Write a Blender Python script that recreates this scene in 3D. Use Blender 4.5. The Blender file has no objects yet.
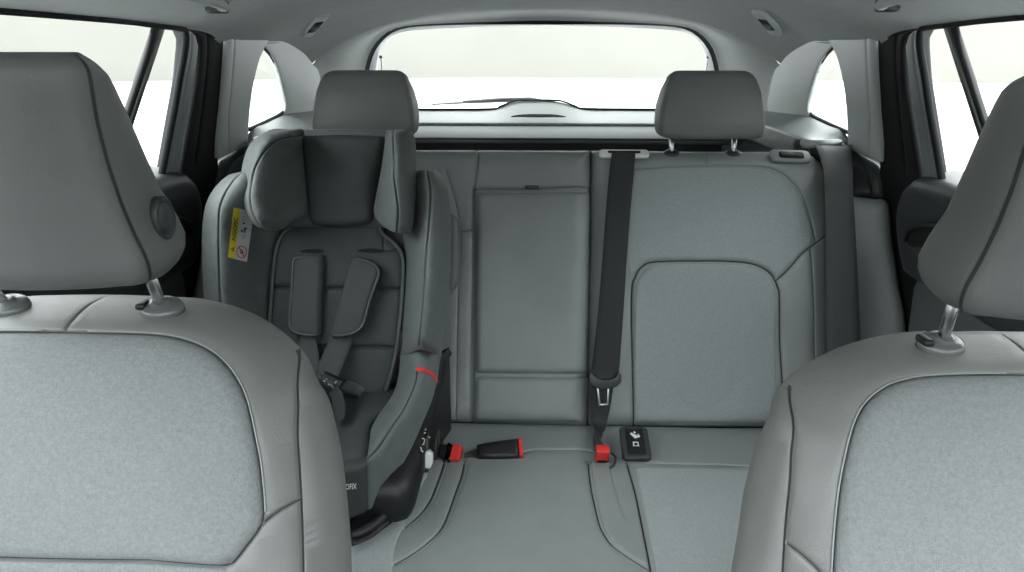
import bpy, bmesh, math, random
import numpy as np
from mathutils import Vector, Matrix
from mathutils.geometry import delaunay_2d_cdt, tessellate_polygon
random.seed(4)
SC = bpy.context.scene
COL = SC.collection
A = np.array
# ------------------------------------------------------------------ camera
F = 692.0
CAM = A([-0.01, 0.0, 1.2])
TH = math.radians(18.8)
PS = math.atan(28 * math.cos(TH) / F)
FW = A([-math.sin(PS) * math.cos(TH), math.cos(PS) * math.cos(TH), -math.sin(TH)])
RT = A([math.cos(PS), math.sin(PS), 0.0])
UPV = np.cross(RT, FW)
cd = bpy.data.cameras.new('camera'); cam = bpy.data.objects.new('camera', cd); COL.objects.link(cam)
cd.sensor_width = 36.0; cd.lens = F / 1024 * 36.0; cd.clip_start = 0.02; cd.clip_end = 500
cam.matrix_world = Matrix((( RT[0], UPV[0], -FW[0], CAM[0]), (RT[1], UPV[1], -FW[1], CAM[1]), (RT[2], UPV[2], -FW[2], CAM[2]), (0, 0, 0, 1)))
SC.camera = cam

def ray(x, y): return FW + RT * ((x - 512) / F) - UPV * ((y - 286) / F)
def hit(x, y, P0, N):
    d = ray(x, y); N = A(N, float); P0 = A(P0, float)
    return CAM + d * ((P0 - CAM) @ N / (d @ N))
def atY(x, y, Y): return hit(x, y, (0, Y, 0), (0, 1, 0))
def atX(x, y, X): return hit(x, y, (X, 0, 0), (1, 0, 0))
def atZ(x, y, Z): return hit(x, y, (0, 0, Z), (0, 0, 1))
SN = A([1, 0, .235])                      # the side of the car leans inward towards the roof
def side(x, y, off=0.0):
    return hit(x, y, (.693 + off, 0, 1.02), SN)
def sideYZ(Y, z, off=0.0): return A([.693 + off - .235 * (z - 1.02), Y, z])
def nrm(v): v = A(v, float); return v / np.linalg.norm(v)
def rec(deg): r = math.radians(deg); return A([0, -math.cos(r), math.sin(r)])
def mir(p): p = A(p, float); return p * A([-1, 1, 1])

def cr(pts, closed=False, n=6):
    P = [A(p, float) for p in pts]; m = len(P); out = []
    rng = range(m if closed else m - 1)
    for i in rng:
        if closed: a, b, c, d = P[(i - 1) % m], P[i], P[(i + 1) % m], P[(i + 2) % m]
        else: a, b, c, d = P[max(i - 1, 0)], P[i], P[i + 1], P[min(i + 2, m - 1)]
        if np.linalg.norm(b - c) < 1e-9: continue
        for k in range(n):
            t = k / n
            out.append(.5 * (2 * b + (c - a) * t + (2 * a - 5 * b + 4 * c - d) * t * t + (3 * b - a - 3 * c + d) * t ** 3))
    if not closed: out.append(P[-1])
    return out
def resample(P, step, closed):
    P = A(P, float); Q = np.vstack([P, P[:1]]) if closed else P
    L = np.linalg.norm(np.diff(Q, axis=0), axis=1); keep = np.r_[True, L > 1e-9]; Q = Q[keep]; L = L[L > 1e-9]
    s = np.r_[0, np.cumsum(L)]; n = max(int(round(s[-1] / step)), 4 if closed else 1)
    t = np.linspace(0, s[-1], n + 1)
    if closed: t = t[:-1]
    return np.stack([np.interp(t, s, Q[:, k]) for k in range(Q.shape[1])], 1)
def rrect(w, h, r, n=4, cx=0, cy=0):
    out = []
    for (sx, sy, a0) in ((1, 1, 0), (-1, 1, 90), (-1, -1, 180), (1, -1, 270)):
        for k in range(n + 1):
            a = math.radians(a0 + 90 * k / n)
            out.append((cx + sx * (w / 2 - r) + r * math.cos(a), cy + sy * (h / 2 - r) + r * math.sin(a)))
    return out

# ------------------------------------------------------------------ objects
ROOTLOC = {}
def props(o, label=None, cat=None, group=None, kind=None):
    if label: o['label'] = label
    if cat: o['category'] = cat
    if group: o['group'] = group
    if kind: o['kind'] = kind
    return o
def empty(name, loc, label=None, cat=None, group=None, kind=None):
    o = bpy.data.objects.new(name, None); COL.objects.link(o)
    o.location = loc; o.empty_display_size = .05; ROOTLOC[o.name] = A(loc, float)
    return props(o, label, cat, group, kind)
def rootloc(p):
    return ROOTLOC[p.name] if p.name in ROOTLOC else (rootloc(p.parent) if p.parent else A([0, 0, 0.]))
def mesh_obj(name, V, Fc, mat, parent=None, sx=1, smooth=True, label=None, cat=None, group=None, kind=None, loc=None, mats=None, midx=None):
    V = A(V, float).reshape(-1, 3).copy()
    if sx < 0:
        V[:, 0] *= -1; Fc = [tuple(reversed(f)) for f in Fc]
    if parent is not None:
        V = V - rootloc(parent); L = None
    else:
        lo, hi = V.min(0), V.max(0)
        L = A(loc, float) if loc is not None else A([(lo[0] + hi[0]) / 2, (lo[1] + hi[1]) / 2, lo[2]])
        V = V - L
    me = bpy.data.meshes.new(name)
    me.from_pydata([tuple(v) for v in V], [], [tuple(int(i) for i in f) for f in Fc])
    nb_ = len(me.polygons); me.validate(); me.update()
    if midx is not None and len(me.polygons) != nb_: print('MIDX LOST', name, nb_, len(me.polygons))
    for m in (mats or [mat]): me.materials.append(m)
    for i, p in enumerate(me.polygons):
        p.use_smooth = smooth
    if midx is not None and len(midx) == len(me.polygons):
        for i, p in enumerate(me.polygons): p.material_index = midx[i]
    o = bpy.data.objects.new(name, me); COL.objects.link(o)
    if parent is not None: o.parent = parent
    else: o.location = L; ROOTLOC[o.name] = L
    return props(o, label, cat, group, kind)

class MB:
    """collects simple solids into one mesh"""
    def __init__(s): s.V = []; s.F = []
    def add(s, V, Fc):
        b = len(s.V); s.V += [A(v, float) for v in V]; s.F += [tuple(i + b for i in f) for f in Fc]; return s
    def tube(s, path, r, n=10, closed=False, caps=True):
        P = [A(p, float) for p in path]; m = len(P); R = r if hasattr(r, '__len__') else [r] * m
        V = []; ref = None
        for i in range(m):
            a = P[(i - 1) % m] if (closed or i > 0) else P[i]; b = P[(i + 1) % m] if (closed or i < m - 1) else P[i]
            t = nrm(b - a)
            if ref is None: ref = np.cross(t, (0, 0, 1.)) if abs(t[2]) < .9 else np.cross(t, (1., 0, 0))
            ref = nrm(ref - t * (ref @ t)); q = np.cross(t, ref)
            for k in range(n):
                an = 2 * math.pi * k / n
                V.append(P[i] + (ref * math.cos(an) + q * math.sin(an)) * R[i])
        Fc = []
        for i in range(m if closed else m - 1):
            j = (i + 1) % m
            for k in range(n): Fc.append((i * n + k, i * n + (k + 1) % n, j * n + (k + 1) % n, j * n + k))
        if caps and not closed: Fc += [tuple(reversed(range(n))), tuple((m - 1) * n + k for k in range(n))]
        return s.add(V, Fc)
    def ribbon(s, path, widths, acr, nr, th=.0015, cw=5, crown=0.0):
        """flat band: path centres, half widths, across-vectors, normals"""
        V = []; Fc = []; m = len(path)
        for i in range(m):
            a = nrm(acr[i] if hasattr(acr[0], '__len__') else acr); n_ = nrm(nr[i] if hasattr(nr[0], '__len__') else nr); w = widths[i] if hasattr(widths, '__len__') else widths
            top = [A(path[i]) + a * (w * (2 * k / (cw - 1) - 1)) + n_ * (th / 2 + crown * (1 - (2 * k / (cw - 1) - 1) ** 2)) for k in range(cw)]
            bot = [A(path[i]) + a * (w * (2 * k / (cw - 1) - 1)) - n_ * (th / 2 - crown * (1 - (2 * k / (cw - 1) - 1) ** 2)) for k in reversed(range(cw))]
            V += top + bot
        n = 2 * cw
        for i in range(m - 1):
            for k in range(n): Fc.append((i * n + k, (i + 1) * n + k, (i + 1) * n + (k + 1) % n, i * n + (k + 1) % n))
        Fc += [tuple(reversed(range(n))), tuple((m - 1) * n + k for k in range(n))]
        return s.add(V, Fc)
    def box(s, c, sz, r=.004, X=(1, 0, 0), Y=(0, 1, 0), seg=2):
        bm = bmesh.new(); bmesh.ops.create_cube(bm, size=1.0)
        for v in bm.verts: v.co = Vector((v.co.x * sz[0], v.co.y * sz[1], v.co.z * sz[2]))
        if r > 0: bmesh.ops.bevel(bm, geom=bm.edges[:], offset=min(r, min(sz) * .49), segments=seg, affect='EDGES', profile=.5)
        X = nrm(X); Z = nrm(np.cross(X, Y)); Y = np.cross(Z, X)
        bm.verts.index_update()
        V = [A(c) + X * v.co.x + Y * v.co.y + Z * v.co.z for v in bm.verts]; Fc = [tuple(v.index for v in f.verts) for f in bm.faces]
        bm.free(); return s.add(V, Fc)
    def prism(s, poly, O, X, Y, th, r=0.0):
        """extrude a flat outline along X x Y, rounded front rim of radius r"""
        X = nrm(X); Y = nrm(Y); Z = nrm(np.cross(X, Y)); P = A(poly, float); m = len(P)
        c = P.mean(0); rings = [(0, 0.0)] + ([(th - r, 0.0)] + [(th - r + r * math.sin(a), r * (1 - math.cos(a))) for a in (math.pi / 6, math.pi / 3, math.pi / 2)] if r else [(th, 0.0)])
        t = np.roll(P, -1, 0) - np.roll(P, 1, 0); nn = np.stack([t[:, 1], -t[:, 0]], 1); nn /= np.linalg.norm(nn, axis=1)[:, None] + 1e-12
        ar = .5 * np.sum(P[:, 0] * np.roll(P[:, 1], -1) - np.roll(P[:, 0], -1) * P[:, 1])
        if ar < 0: P = P[::-1]; nn = nn[::-1] * 1; nn = -nn
        V = []
        for z, ins in rings:
            Q = P - nn * ins
            V += [A(O) + X * q[0] + Y * q[1] + Z * z for q in Q]
        Fc = []
        for i in range(len(rings) - 1):
            for k in range(m): Fc.append((i * m + k, i * m + (k + 1) % m, (i + 1) * m + (k + 1) % m, (i + 1) * m + k))
        Fc += [tuple(reversed(range(m))), tuple((len(rings) - 1) * m + k for k in range(m))]
        return s.add(V, Fc)
    def lathe(s, prof, O, axis, n=24, sq=(1, 1), X=None):
        Z = nrm(axis); X = nrm(np.cross((0, 1, 0), Z)) if X is None else nrm(X); Y = np.cross(Z, X); V = []; Fc = []
        for r, z in prof:
            for k in range(n):
                a = 2 * math.pi * k / n; V.append(A(O) + X * r * sq[0] * math.cos(a) + Y * r * sq[1] * math.sin(a) + Z * z)
        for i in range(len(prof) - 1):
            for k in range(n): Fc.append((i * n + k, i * n + (k + 1) % n, (i + 1) * n + (k + 1) % n, (i + 1) * n + k))
        Fc += [tuple(reversed(range(n))), tuple((len(prof) - 1) * n + k for k in range(n))]
        return s.add(V, Fc)
    def grid(s, rows):
        m = len(rows); n = len(rows[0]); V = [p for r in rows for p in r]
        return s.add(V, [(i * n + k, i * n + k + 1, (i + 1) * n + k + 1, (i + 1) * n + k) for i in range(m - 1) for k in range(n - 1)])
    def build(s, name, mat, parent=None, sx=1, **kw): return mesh_obj(name, s.V, s.F, mat, parent, sx, **kw)

def segdist(P, L, closed=False):
    """distance from points P (n,2) to polyline L (m,2)"""
    a = L if closed else L[:-1]; b = np.roll(L, -1, 0) if closed else L[1:]
    ab = b - a; den = (ab ** 2).sum(1) + 1e-18; out = np.full(len(P), 1e9)
    for s in range(0, len(P), 4000):
        p = P[s:s + 4000, None, :] - a[None]; t = np.clip((p * ab[None]).sum(2) / den, 0, 1)
        out[s:s + 4000] = np.sqrt(((p - t[..., None] * ab[None]) ** 2).sum(2)).min(1)
    return out
def inpoly(P, L):
    x, y = P[:, 0], P[:, 1]; ins = np.zeros(len(P), bool); a = L; b = np.roll(L, -1, 0)
    for (x0, y0), (x1, y1) in zip(a, b):
        c = (y0 > y) != (y1 > y)
        with np.errstate(divide='ignore', invalid='ignore'): ins ^= c & (x < (x1 - x0) * (y - y0) / (y1 - y0 + 1e-30) + x0)
    return ins

class Patch:
    """soft upholstered surface: an outline on a plane, relief through control points, rolled edges, sewn grooves"""
    seam = None
    def __init__(s, outline, N, ctrl=(), ew=.02, ed=.02, up=None, res=.012, bstep=None, base=None, lift=0.0):
        s.N = nrm(N); up = A(up if up is not None else ((0, 0, 1.) if abs(s.N[2]) < .9 else (0, 1., 0)), float)
        s.V = nrm(up - s.N * (up @ s.N)); s.U = np.cross(s.V, s.N)
        O = A(outline, float); s.O = O.mean(0)
        s.res = res; s.ew = ew; s.ed = ed; s.base = base; s.lift = lift
        W = resample(O, bstep or res * .7, True); q = s.loc(W)
        ar = .5 * np.sum(q[:, 0] * np.roll(q[:, 1], -1) - np.roll(q[:, 0], -1) * q[:, 1])
        if ar < 0: W = W[::-1]; q = q[::-1]
        s.B = q[:, :2]; s.Bh = q[:, 2]; s.G = []; s.hf = None
        if base is None:
            k = max(1, len(q) // 40); c = q[::k].copy(); c[:, 2] += ed
            if len(ctrl): c = np.vstack([c, s.loc(A(ctrl, float))])
            s.c = c[:, :2]; n = len(c)
            K = s.kern(s.c, s.c) + np.eye(n) * 1e-7
            M = np.zeros((n + 3, n + 3)); M[:n, :n] = K; M[:n, n] = 1; M[:n, n + 1:] = s.c; M[n, :n] = 1; M[n + 1:, :n] = s.c.T
            s.w = np.linalg.lstsq(M, np.r_[c[:, 2], 0, 0, 0], rcond=None)[0]
    def kern(s, a, b):
        r2 = ((a[:, None] - b[None]) ** 2).sum(2); return .5 * r2 * np.log(r2 + 1e-12)
    def loc(s, W):
        d = A(W, float) - s.O; return np.stack([d @ s.U, d @ s.V, d @ s.N], -1)
    def w3(s, uvh): uvh = A(uvh, float); return s.O + uvh[..., 0:1] * s.U + uvh[..., 1:2] * s.V + uvh[..., 2:3] * s.N
    def soft(s, uv):
        if s.base is not None:
            W = s.w3(np.c_[uv, np.zeros(len(uv))]); b = s.base; q = b.loc(W); return b.h(q[:, :2], False) - q[:, 2] + s.lift
        n = len(s.c); out = np.empty(len(uv))
        for i in range(0, len(uv), 4000): out[i:i + 4000] = s.kern(uv[i:i + 4000], s.c) @ s.w[:n] + s.w[n] + uv[i:i + 4000] @ s.w[n + 1:]
        return out
    def h(s, uv, grooves=True):
        uv = A(uv, float).reshape(-1, 2); z = s.soft(uv)
        if s.hf is not None: z = z + s.hf(uv)
        if s.ew > 0:
            d = segdist(uv, s.B, True); d = np.where(inpoly(uv, s.B), d, 0); t = np.clip(1 - d / s.ew, 0, 1)
            z = z - s.ed * (1 - np.sqrt(np.clip(1 - t * t, 0, 1)))
        if grooves:
            for L, dep, w in s.G: z = z - dep * np.exp(-(segdist(uv, L) / w) ** 2)
        return z
    def px(s, x, y, off=0.0):
        hh = 0.0
        for _ in range(7):
            p = hit(x, y, s.O + s.N * hh, s.N); q = s.loc(p); hh = .3 * hh + .7 * float(s.h(q[None, :2], False)[0])
        return p + s.N * off
    def onto(s, W, off=0.0):
        q = s.loc(A(W, float)); q[..., 2] = s.h(q[..., :2], False) + off; return s.w3(q)
    def groove(s, pts, depth=.003, width=.0025, px=True, smooth=True, n=5, closed=False):
        W = [s.px(*p) for p in pts] if px else [A(p, float) for p in pts]
        if smooth and len(W) > 2: W = cr(W, closed, n)
        L = s.loc(A(W))[:, :2]
        if closed: L = np.vstack([L, L[:1]])
        s.G.append((resample(L, s.res * .5, False), depth, width)); return s
    def build(s, name, mat, parent=None, sx=1, th=.03, taper=0.0, backr=.4, holes=(), **kw):
        B = s.B; nb = len(B); pts = [B]
        t = np.roll(B, -1, 0) - np.roll(B, 1, 0); nn = np.stack([-t[:, 1], t[:, 0]], 1); nn /= np.linalg.norm(nn, axis=1)[:, None] + 1e-12
        dmin = 0.0
        if s.ew > 0:
            for k in range(1, 6):
                d = s.ew * (1 - math.cos(math.pi / 2 * k / 5)) if k < 5 else s.ew
                q = B + nn * d; ok = inpoly(q, B) & (segdist(q, B, True) > d * .93); pts.append(q[ok]); dmin = d
        Hs = []
        for hpoly in holes:
            q = resample(s.loc(A(hpoly, float))[:, :2], s.res * .7, True); Hs.append(q)
        for q in Hs: pts.append(q)
        gp = []; gedges = []; cnt = 0
        for L, dep, w in s.G:
            tt = np.gradient(L, axis=0); tt /= np.linalg.norm(tt, axis=1)[:, None] + 1e-12; n2 = np.stack([-tt[:, 1], tt[:, 0]], 1)
            for o in (0, .6, -.6, 1.2, -1.2, 2.2, -2.2):
                q = L + n2 * o * w; ok = inpoly(q, B) & (segdist(q, B, True) > .0008); prev = -2
                for i in range(len(q)):
                    if not ok[i]: continue
                    gp.append(q[i])
                    if prev == i - 1: gedges.append((cnt - 1, cnt))
                    prev = i; cnt += 1
        lo, hi = B.min(0), B.max(0); r = s.res
        xs = np.arange(lo[0], hi[0] + r, r); ys = np.arange(lo[1], hi[1] + r, r * .866)
        gx, gy = np.meshgrid(xs, ys); gx = gx + (np.arange(len(ys)) % 2)[:, None] * r * .5
        g = np.stack([gx.ravel(), gy.ravel()], 1); g = g[inpoly(g, B)]; g = g[segdist(g, B, True) > max(dmin + .3 * r, .4 * r)]
        if gp:
            gp = np.vstack(gp)
            for L, dep, w in s.G: g = g[segdist(g, L) > 2.4 * w + .25 * r]
            pts.append(gp)
        pts.append(g)
        P = np.vstack(pts)
        edges = [(i, (i + 1) % nb) for i in range(nb)]; off = sum(len(q) for q in pts[:6 if s.ew > 0 else 1])
        b = off
        for q in Hs:
            edges += [(b + i, b + (i + 1) % len(q)) for i in range(len(q))]; b += len(q)
        if len(gp):
            gb = len(P) - len(g) - len(gp); edges += [(a_ + gb, b_ + gb) for a_, b_ in gedges]
        vo, eo, fo, ov, oe, of = delaunay_2d_cdt([Vector((float(p[0]), float(p[1]))) for p in P], edges, [], 0, 1e-6, True)
        Q = A([(v.x, v.y) for v in vo]); cen = A([(Q[list(f)]).mean(0) for f in fo]); ok = inpoly(cen, B)
        for q in Hs: ok &= ~inpoly(cen, q)
        faces = []
        for f, k in zip(fo, ok):
            if not k: continue
            a, b_, c = Q[f[0]], Q[f[1]], Q[f[2]]
            ar = (b_[0] - a[0]) * (c[1] - a[1]) - (b_[1] - a[1]) * (c[0] - a[0])
            if abs(ar) < 1e-12: continue
            faces.append(tuple(f) if ar > 0 else tuple(reversed(f)))
        h = s.h(Q); V = s.w3(np.c_[Q, h]); nfront = len(faces)
        def skirt(inp_idx, ring, nv, sgn, V, faces):
            m = len(ring); hb = V[inp_idx]; cur = list(inp_idx)
            steps = [(th * backr, taper * .35), (th * .85, taper * .85), (th, taper + .004)] if th > .012 else [(th, taper)]
            for dz, ins in steps:
                q = ring + nv * ins
                W = hb + (s.U * 1.0) * ((q - ring)[:, 0:1]) + s.V * ((q - ring)[:, 1:2]) - s.N * dz
                st = len(V); V = np.vstack([V, W]); nx = list(range(st, st + m))
                for k in range(m):
                    k2 = (k + 1) % m
                    f = (cur[k2], cur[k], nx[k], nx[k2]); faces.append(f if sgn > 0 else tuple(reversed(f)))
                cur = nx
            return V, faces, cur
        if th > 0:
            inv = {}
            for o_i, src in enumerate(ov):
                for k in src: inv[k] = o_i
            idx = [inv[i] for i in range(nb)]
            V, faces, last = skirt(idx, B, nn, 1, V, faces)
            if not Hs:
                loop = [Vector((float(x), float(y), 0)) for x, y in (B + nn * taper)]
                for tri in tessellate_polygon([loop]):
                    a, b_, c = (A(loop[i][:2]) for i in tri)
                    ar = (b_[0] - a[0]) * (c[1] - a[1]) - (b_[1] - a[1]) * (c[0] - a[0])
                    t3 = tuple(last[i] for i in tri); faces.append(tuple(reversed(t3)) if ar > 0 else t3)
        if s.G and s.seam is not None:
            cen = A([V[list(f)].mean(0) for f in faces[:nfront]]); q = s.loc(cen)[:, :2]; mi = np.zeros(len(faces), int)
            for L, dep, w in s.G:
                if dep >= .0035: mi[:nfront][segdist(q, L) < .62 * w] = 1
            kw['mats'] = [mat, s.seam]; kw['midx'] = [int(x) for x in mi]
        return mesh_obj(name, V, faces, mat, parent, sx, **kw)
def inlay(base, outline, name, mat, parent, lift=.0015, ew=.004, ed=.003, th=.006, res=None, grooves=(), px=True, sx=1, smooth=True, n=6, **kw):
    """a sewn-in panel that follows the surface of its base"""
    W = [base.px(*p) for p in outline] if px else [A(p, float) for p in outline]
    if smooth: W = cr(W, True, n)
    p = Patch(W, base.N, up=base.V, ew=ew, ed=ed, res=res or base.res, base=base, lift=lift)
    for g in grooves: p.groove(*g)
    return p, p.build(name, mat, parent, sx=sx, th=th, **kw)

# ------------------------------------------------------------------ materials
def mat(name, col, rough=.6, bump=None, var=None, metal=0.0, spec=.5, emis=None, sheen=0.0):
    m = bpy.data.materials.new(name); m.use_nodes = True; nt = m.node_tree; b = nt.nodes['Principled BSDF']
    b.inputs['Base Color'].default_value = (*col, 1); b.inputs['Roughness'].default_value = rough; b.inputs['Metallic'].default_value = metal
    b.inputs['Specular IOR Level'].default_value = spec
    if sheen: b.inputs['Sheen Weight'].default_value = sheen
    tc = nt.nodes.new('ShaderNodeTexCoord')
    def noise(scale, detail=3, rg=.55):
        n = nt.nodes.new('ShaderNodeTexNoise'); n.inputs['Scale'].default_value = scale; n.inputs['Detail'].default_value = detail; n.inputs['Roughness'].default_value = rg
        nt.links.new(tc.outputs['Object'], n.inputs['Vector']); return n
    if var:
        amt, scale, scale2 = var; src = noise(scale, 4).outputs['Fac']
        if scale2:
            n2 = noise(scale2, 2); mx = nt.nodes.new('ShaderNodeMath'); mx.operation = 'ADD'; nt.links.new(src, mx.inputs[0]); nt.links.new(n2.outputs['Fac'], mx.inputs[1])
            hv = nt.nodes.new('ShaderNodeMath'); hv.operation = 'MULTIPLY'; hv.inputs[1].default_value = .5; nt.links.new(mx.outputs[0], hv.inputs[0]); src = hv.outputs[0]
        r = nt.nodes.new('ShaderNodeValToRGB'); r.color_ramp.elements[0].position = .3; r.color_ramp.elements[1].position = .7
        r.color_ramp.elements[0].color = (*[c * (1 - amt) for c in col], 1); r.color_ramp.elements[1].color = (*[min(1, c * (1 + amt)) for c in col], 1)
        nt.links.new(src, r.inputs['Fac']); nt.links.new(r.outputs['Color'], b.inputs['Base Color'])
    if bump:
        kind, scale, st = bump; bp = nt.nodes.new('ShaderNodeBump'); bp.inputs['Strength'].default_value = st; bp.inputs['Distance'].default_value = .001
        if kind == 'noise': nt.links.new(noise(scale, 4).outputs['Fac'], bp.inputs['Height'])
        elif kind == 'cell':
            v = nt.nodes.new('ShaderNodeTexVoronoi'); v.inputs['Scale'].default_value = scale; nt.links.new(tc.outputs['Object'], v.inputs['Vector']); nt.links.new(v.outputs['Distance'], bp.inputs['Height'])
        elif kind == 'weave':
            ws = []
            for dr in ('X', 'Z'):
                w = nt.nodes.new('ShaderNodeTexWave'); w.bands_direction = dr; w.inputs['Scale'].default_value = scale; w.inputs['Distortion'].default_value = 1.5; w.inputs['Detail Scale'].default_value = 3
                nt.links.new(tc.outputs['Object'], w.inputs['Vector']); ws.append(w)
            mm = nt.nodes.new('ShaderNodeMath'); mm.operation = 'MULTIPLY'
            nt.links.new(ws[0].outputs['Fac'], mm.inputs[0]); nt.links.new(ws[1].outputs['Fac'], mm.inputs[1]); nt.links.new(mm.outputs[0], bp.inputs['Height'])
        nt.links.new(bp.outputs['Normal'], b.inputs['Normal'])
    return m
def glass_mat(name, tint=(.955, .96, .955)):
    m = bpy.data.materials.new(name); m.use_nodes = True; nt = m.node_tree; nt.nodes.remove(nt.nodes['Principled BSDF'])
    t = nt.nodes.new('ShaderNodeBsdfTransparent'); t.inputs['Color'].default_value = (*tint, 1)
    g = nt.nodes.new('ShaderNodeBsdfGlossy'); g.inputs['Roughness'].default_value = .02
    mx = nt.nodes.new('ShaderNodeMixShader'); mx.inputs[0].default_value = .03; nt.links.new(t.outputs[0], mx.inputs[1]); nt.links.new(g.outputs[0], mx.inputs[2])
    nt.links.new(mx.outputs[0], nt.nodes['Material Output'].inputs['Surface']); return m
_FT = {}
def text(name, s, size, O, X, Y, m, parent, sx=1, depth=.0004):
    c = bpy.data.curves.new('lettering', 'FONT'); c.body = s; c.size = size; c.offset = .01; c.extrude = 0; c.resolution_u = 3
    o = bpy.data.objects.new('lettering', c); COL.objects.link(o)
    dg = bpy.context.evaluated_depsgraph_get(); ev = o.evaluated_get(dg); me = ev.to_mesh()
    V = [v.co.copy() for v in me.vertices]; Fc = [tuple(p.vertices) for p in me.polygons]; ev.to_mesh_clear()
    bpy.data.objects.remove(o); bpy.data.curves.remove(c)
    X = nrm(X); Y = nrm(Y); Z = np.cross(X, Y); mb = MB(); mb.add([A(O) + X * v.x + Y * v.y + Z * depth for v in V], Fc)
    return mb.build(name, m, parent, sx, smooth=False)
# ------------------------------------------------------------------ palette
M = {}
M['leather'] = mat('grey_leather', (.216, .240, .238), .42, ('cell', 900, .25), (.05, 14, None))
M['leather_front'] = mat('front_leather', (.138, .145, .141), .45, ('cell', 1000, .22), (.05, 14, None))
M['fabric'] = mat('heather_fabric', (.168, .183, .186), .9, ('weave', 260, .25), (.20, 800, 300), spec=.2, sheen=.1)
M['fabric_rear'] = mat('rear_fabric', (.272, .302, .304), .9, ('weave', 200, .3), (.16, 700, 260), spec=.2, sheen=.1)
M['head'] = mat('headliner_cloth', (.39, .41, .402), .95, ('noise', 500, .2), (.04, 60, None), spec=.1)
M['trim'] = mat('pale_plastic', (.48, .515, .51), .5, ('noise', 900, .12))
M['ledge'] = mat('ledge_plastic', (.15, .166, .166), .45)
M['cover'] = mat('cover_cloth', (.055, .063, .064), .8)
M['tail'] = mat('tailgate_plastic', (.36, .38, .375), .6)
M['headrest_rear'] = mat('rear_headrest_leather_shaded', (.165, .18, .178), .45, ('cell', 1000, .22), (.05, 14, None))  # bench leather in a darker copy, shade put into the colour
M['headrest'] = mat('headrest_leather_shaded', (.108, .117, .114), .45, ('cell', 1000, .22), (.05, 14, None))  # same leather as the front seats, darkened to stand in for shade
M['frame'] = mat('frame_plastic', (.20, .22, .22), .5)
M['mid'] = mat('mid_grey_plastic', (.10, .112, .112), .5, ('noise', 900, .15))
M['dark'] = mat('dark_plastic', (.030, .035, .036), .45, ('noise', 900, .15))
M['rubber'] = mat('black_rubber', (.007, .009, .010), .75, spec=.25)
M['black'] = mat('black_plastic', (.006, .007, .008), .5)
M['pit'] = mat('recess_black', (.004, .0045, .005), .8)
M['carpet'] = mat('carpet', (.02, .023, .023), .95, ('noise', 300, .6), (.2, 200, None))
M['belt'] = mat('belt_webbing', (.030, .034, .035), .5, ('weave', 420, .6))
M['belt_grey'] = mat('side_belt_webbing', (.06, .068, .069), .5, ('weave', 420, .6))
M['chrome'] = mat('chrome', (.52, .54, .54), .27, metal=1.0)
M['steel'] = mat('satin_steel', (.55, .57, .57), .3, metal=1.0)
M['collar'] = mat('collar_plastic', (.10, .11, .11), .25)
M['red'] = mat('red_plastic', (.62, .035, .03), .35)
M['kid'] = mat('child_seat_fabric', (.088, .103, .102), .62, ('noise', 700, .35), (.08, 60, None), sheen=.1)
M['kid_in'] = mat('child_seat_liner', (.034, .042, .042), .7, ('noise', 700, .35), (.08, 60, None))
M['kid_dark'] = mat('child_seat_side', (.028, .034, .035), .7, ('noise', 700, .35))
M['piping'] = mat('piping', (.055, .065, .066), .5)
M['harness'] = mat('harness_webbing', (.062, .073, .073), .6, ('weave', 420, .6))
M['white'] = mat('white_print', (.78, .80, .79), .5)
M['knob'] = mat('white_plastic', (.70, .73, .72), .4)
M['label_white'] = mat('label_white', (.62, .66, .66), .6)
M['yellow'] = mat('label_yellow', (.72, .60, .045), .6)
M['ink'] = mat('ink', (.01, .01, .01), .6)
M['redink'] = mat('red_ink', (.55, .04, .05), .6)
M['stitch'] = mat('stitch_thread', (.23, .25, .25), .7)
M['glass'] = glass_mat('window_glass')
M['ground'] = mat('pale_ground', (.5, .5, .5), .9)
M['wallout'] = mat('pale_wall', (.207, .208, .187), .9, None, (.03, .35, None))

# ------------------------------------------------------------------ outside
def ring_wall():
    R = 41.5; n = 96; V = []; Fc = []
    for k in range(n):
        a = 2 * math.pi * k / n; V += [(R * math.cos(a), R * math.sin(a), -.3), (R * math.cos(a), R * math.sin(a), 6.0)]
    for k in range(n):
        j = (k + 1) % n; Fc.append((2 * j, 2 * k, 2 * k + 1, 2 * j + 1))
    return mesh_obj('wall_far', V, Fc, M['wallout'], kind='structure', label='pale far wall seen through the car windows')
ring_wall()
b = MB().lathe([(.001, 0), (43, 0)], (0, 0, -.3), (0, 0, 1), n=64, X=(1, 0, 0))
b.F = [f for f in b.F if len(f) == 4]; b.build('ground', M['ground'], kind='structure', smooth=False)

# ------------------------------------------------------------------ body shell
# dashboard and firewall in front of the camera, below the windscreen
MB().box((0, -.95, .47), (1.5, .5, .94), .10, seg=4).build('wall_front', M['dark'], kind='structure', label='dark dashboard below the windscreen')
MB().box((0, -1.75, .55), (1.6, 1.1, .80), .12, seg=4).build('wall_front', M['dark'], kind='structure', label='bonnet of the car ahead of the windscreen')
for sx in (1, -1):
    MB().box((.78, -.45, .46), (.12, 1.14, .92), .03).build('wall_right' if sx > 0 else 'wall_left', M['dark'], sx=sx, kind='structure', label='front door lining below the window')
mb = MB().box((0, .7, -.02), (1.9, 3.66, .04), 0); mb.build('floor', M['carpet'], kind='structure', smooth=False)

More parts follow.
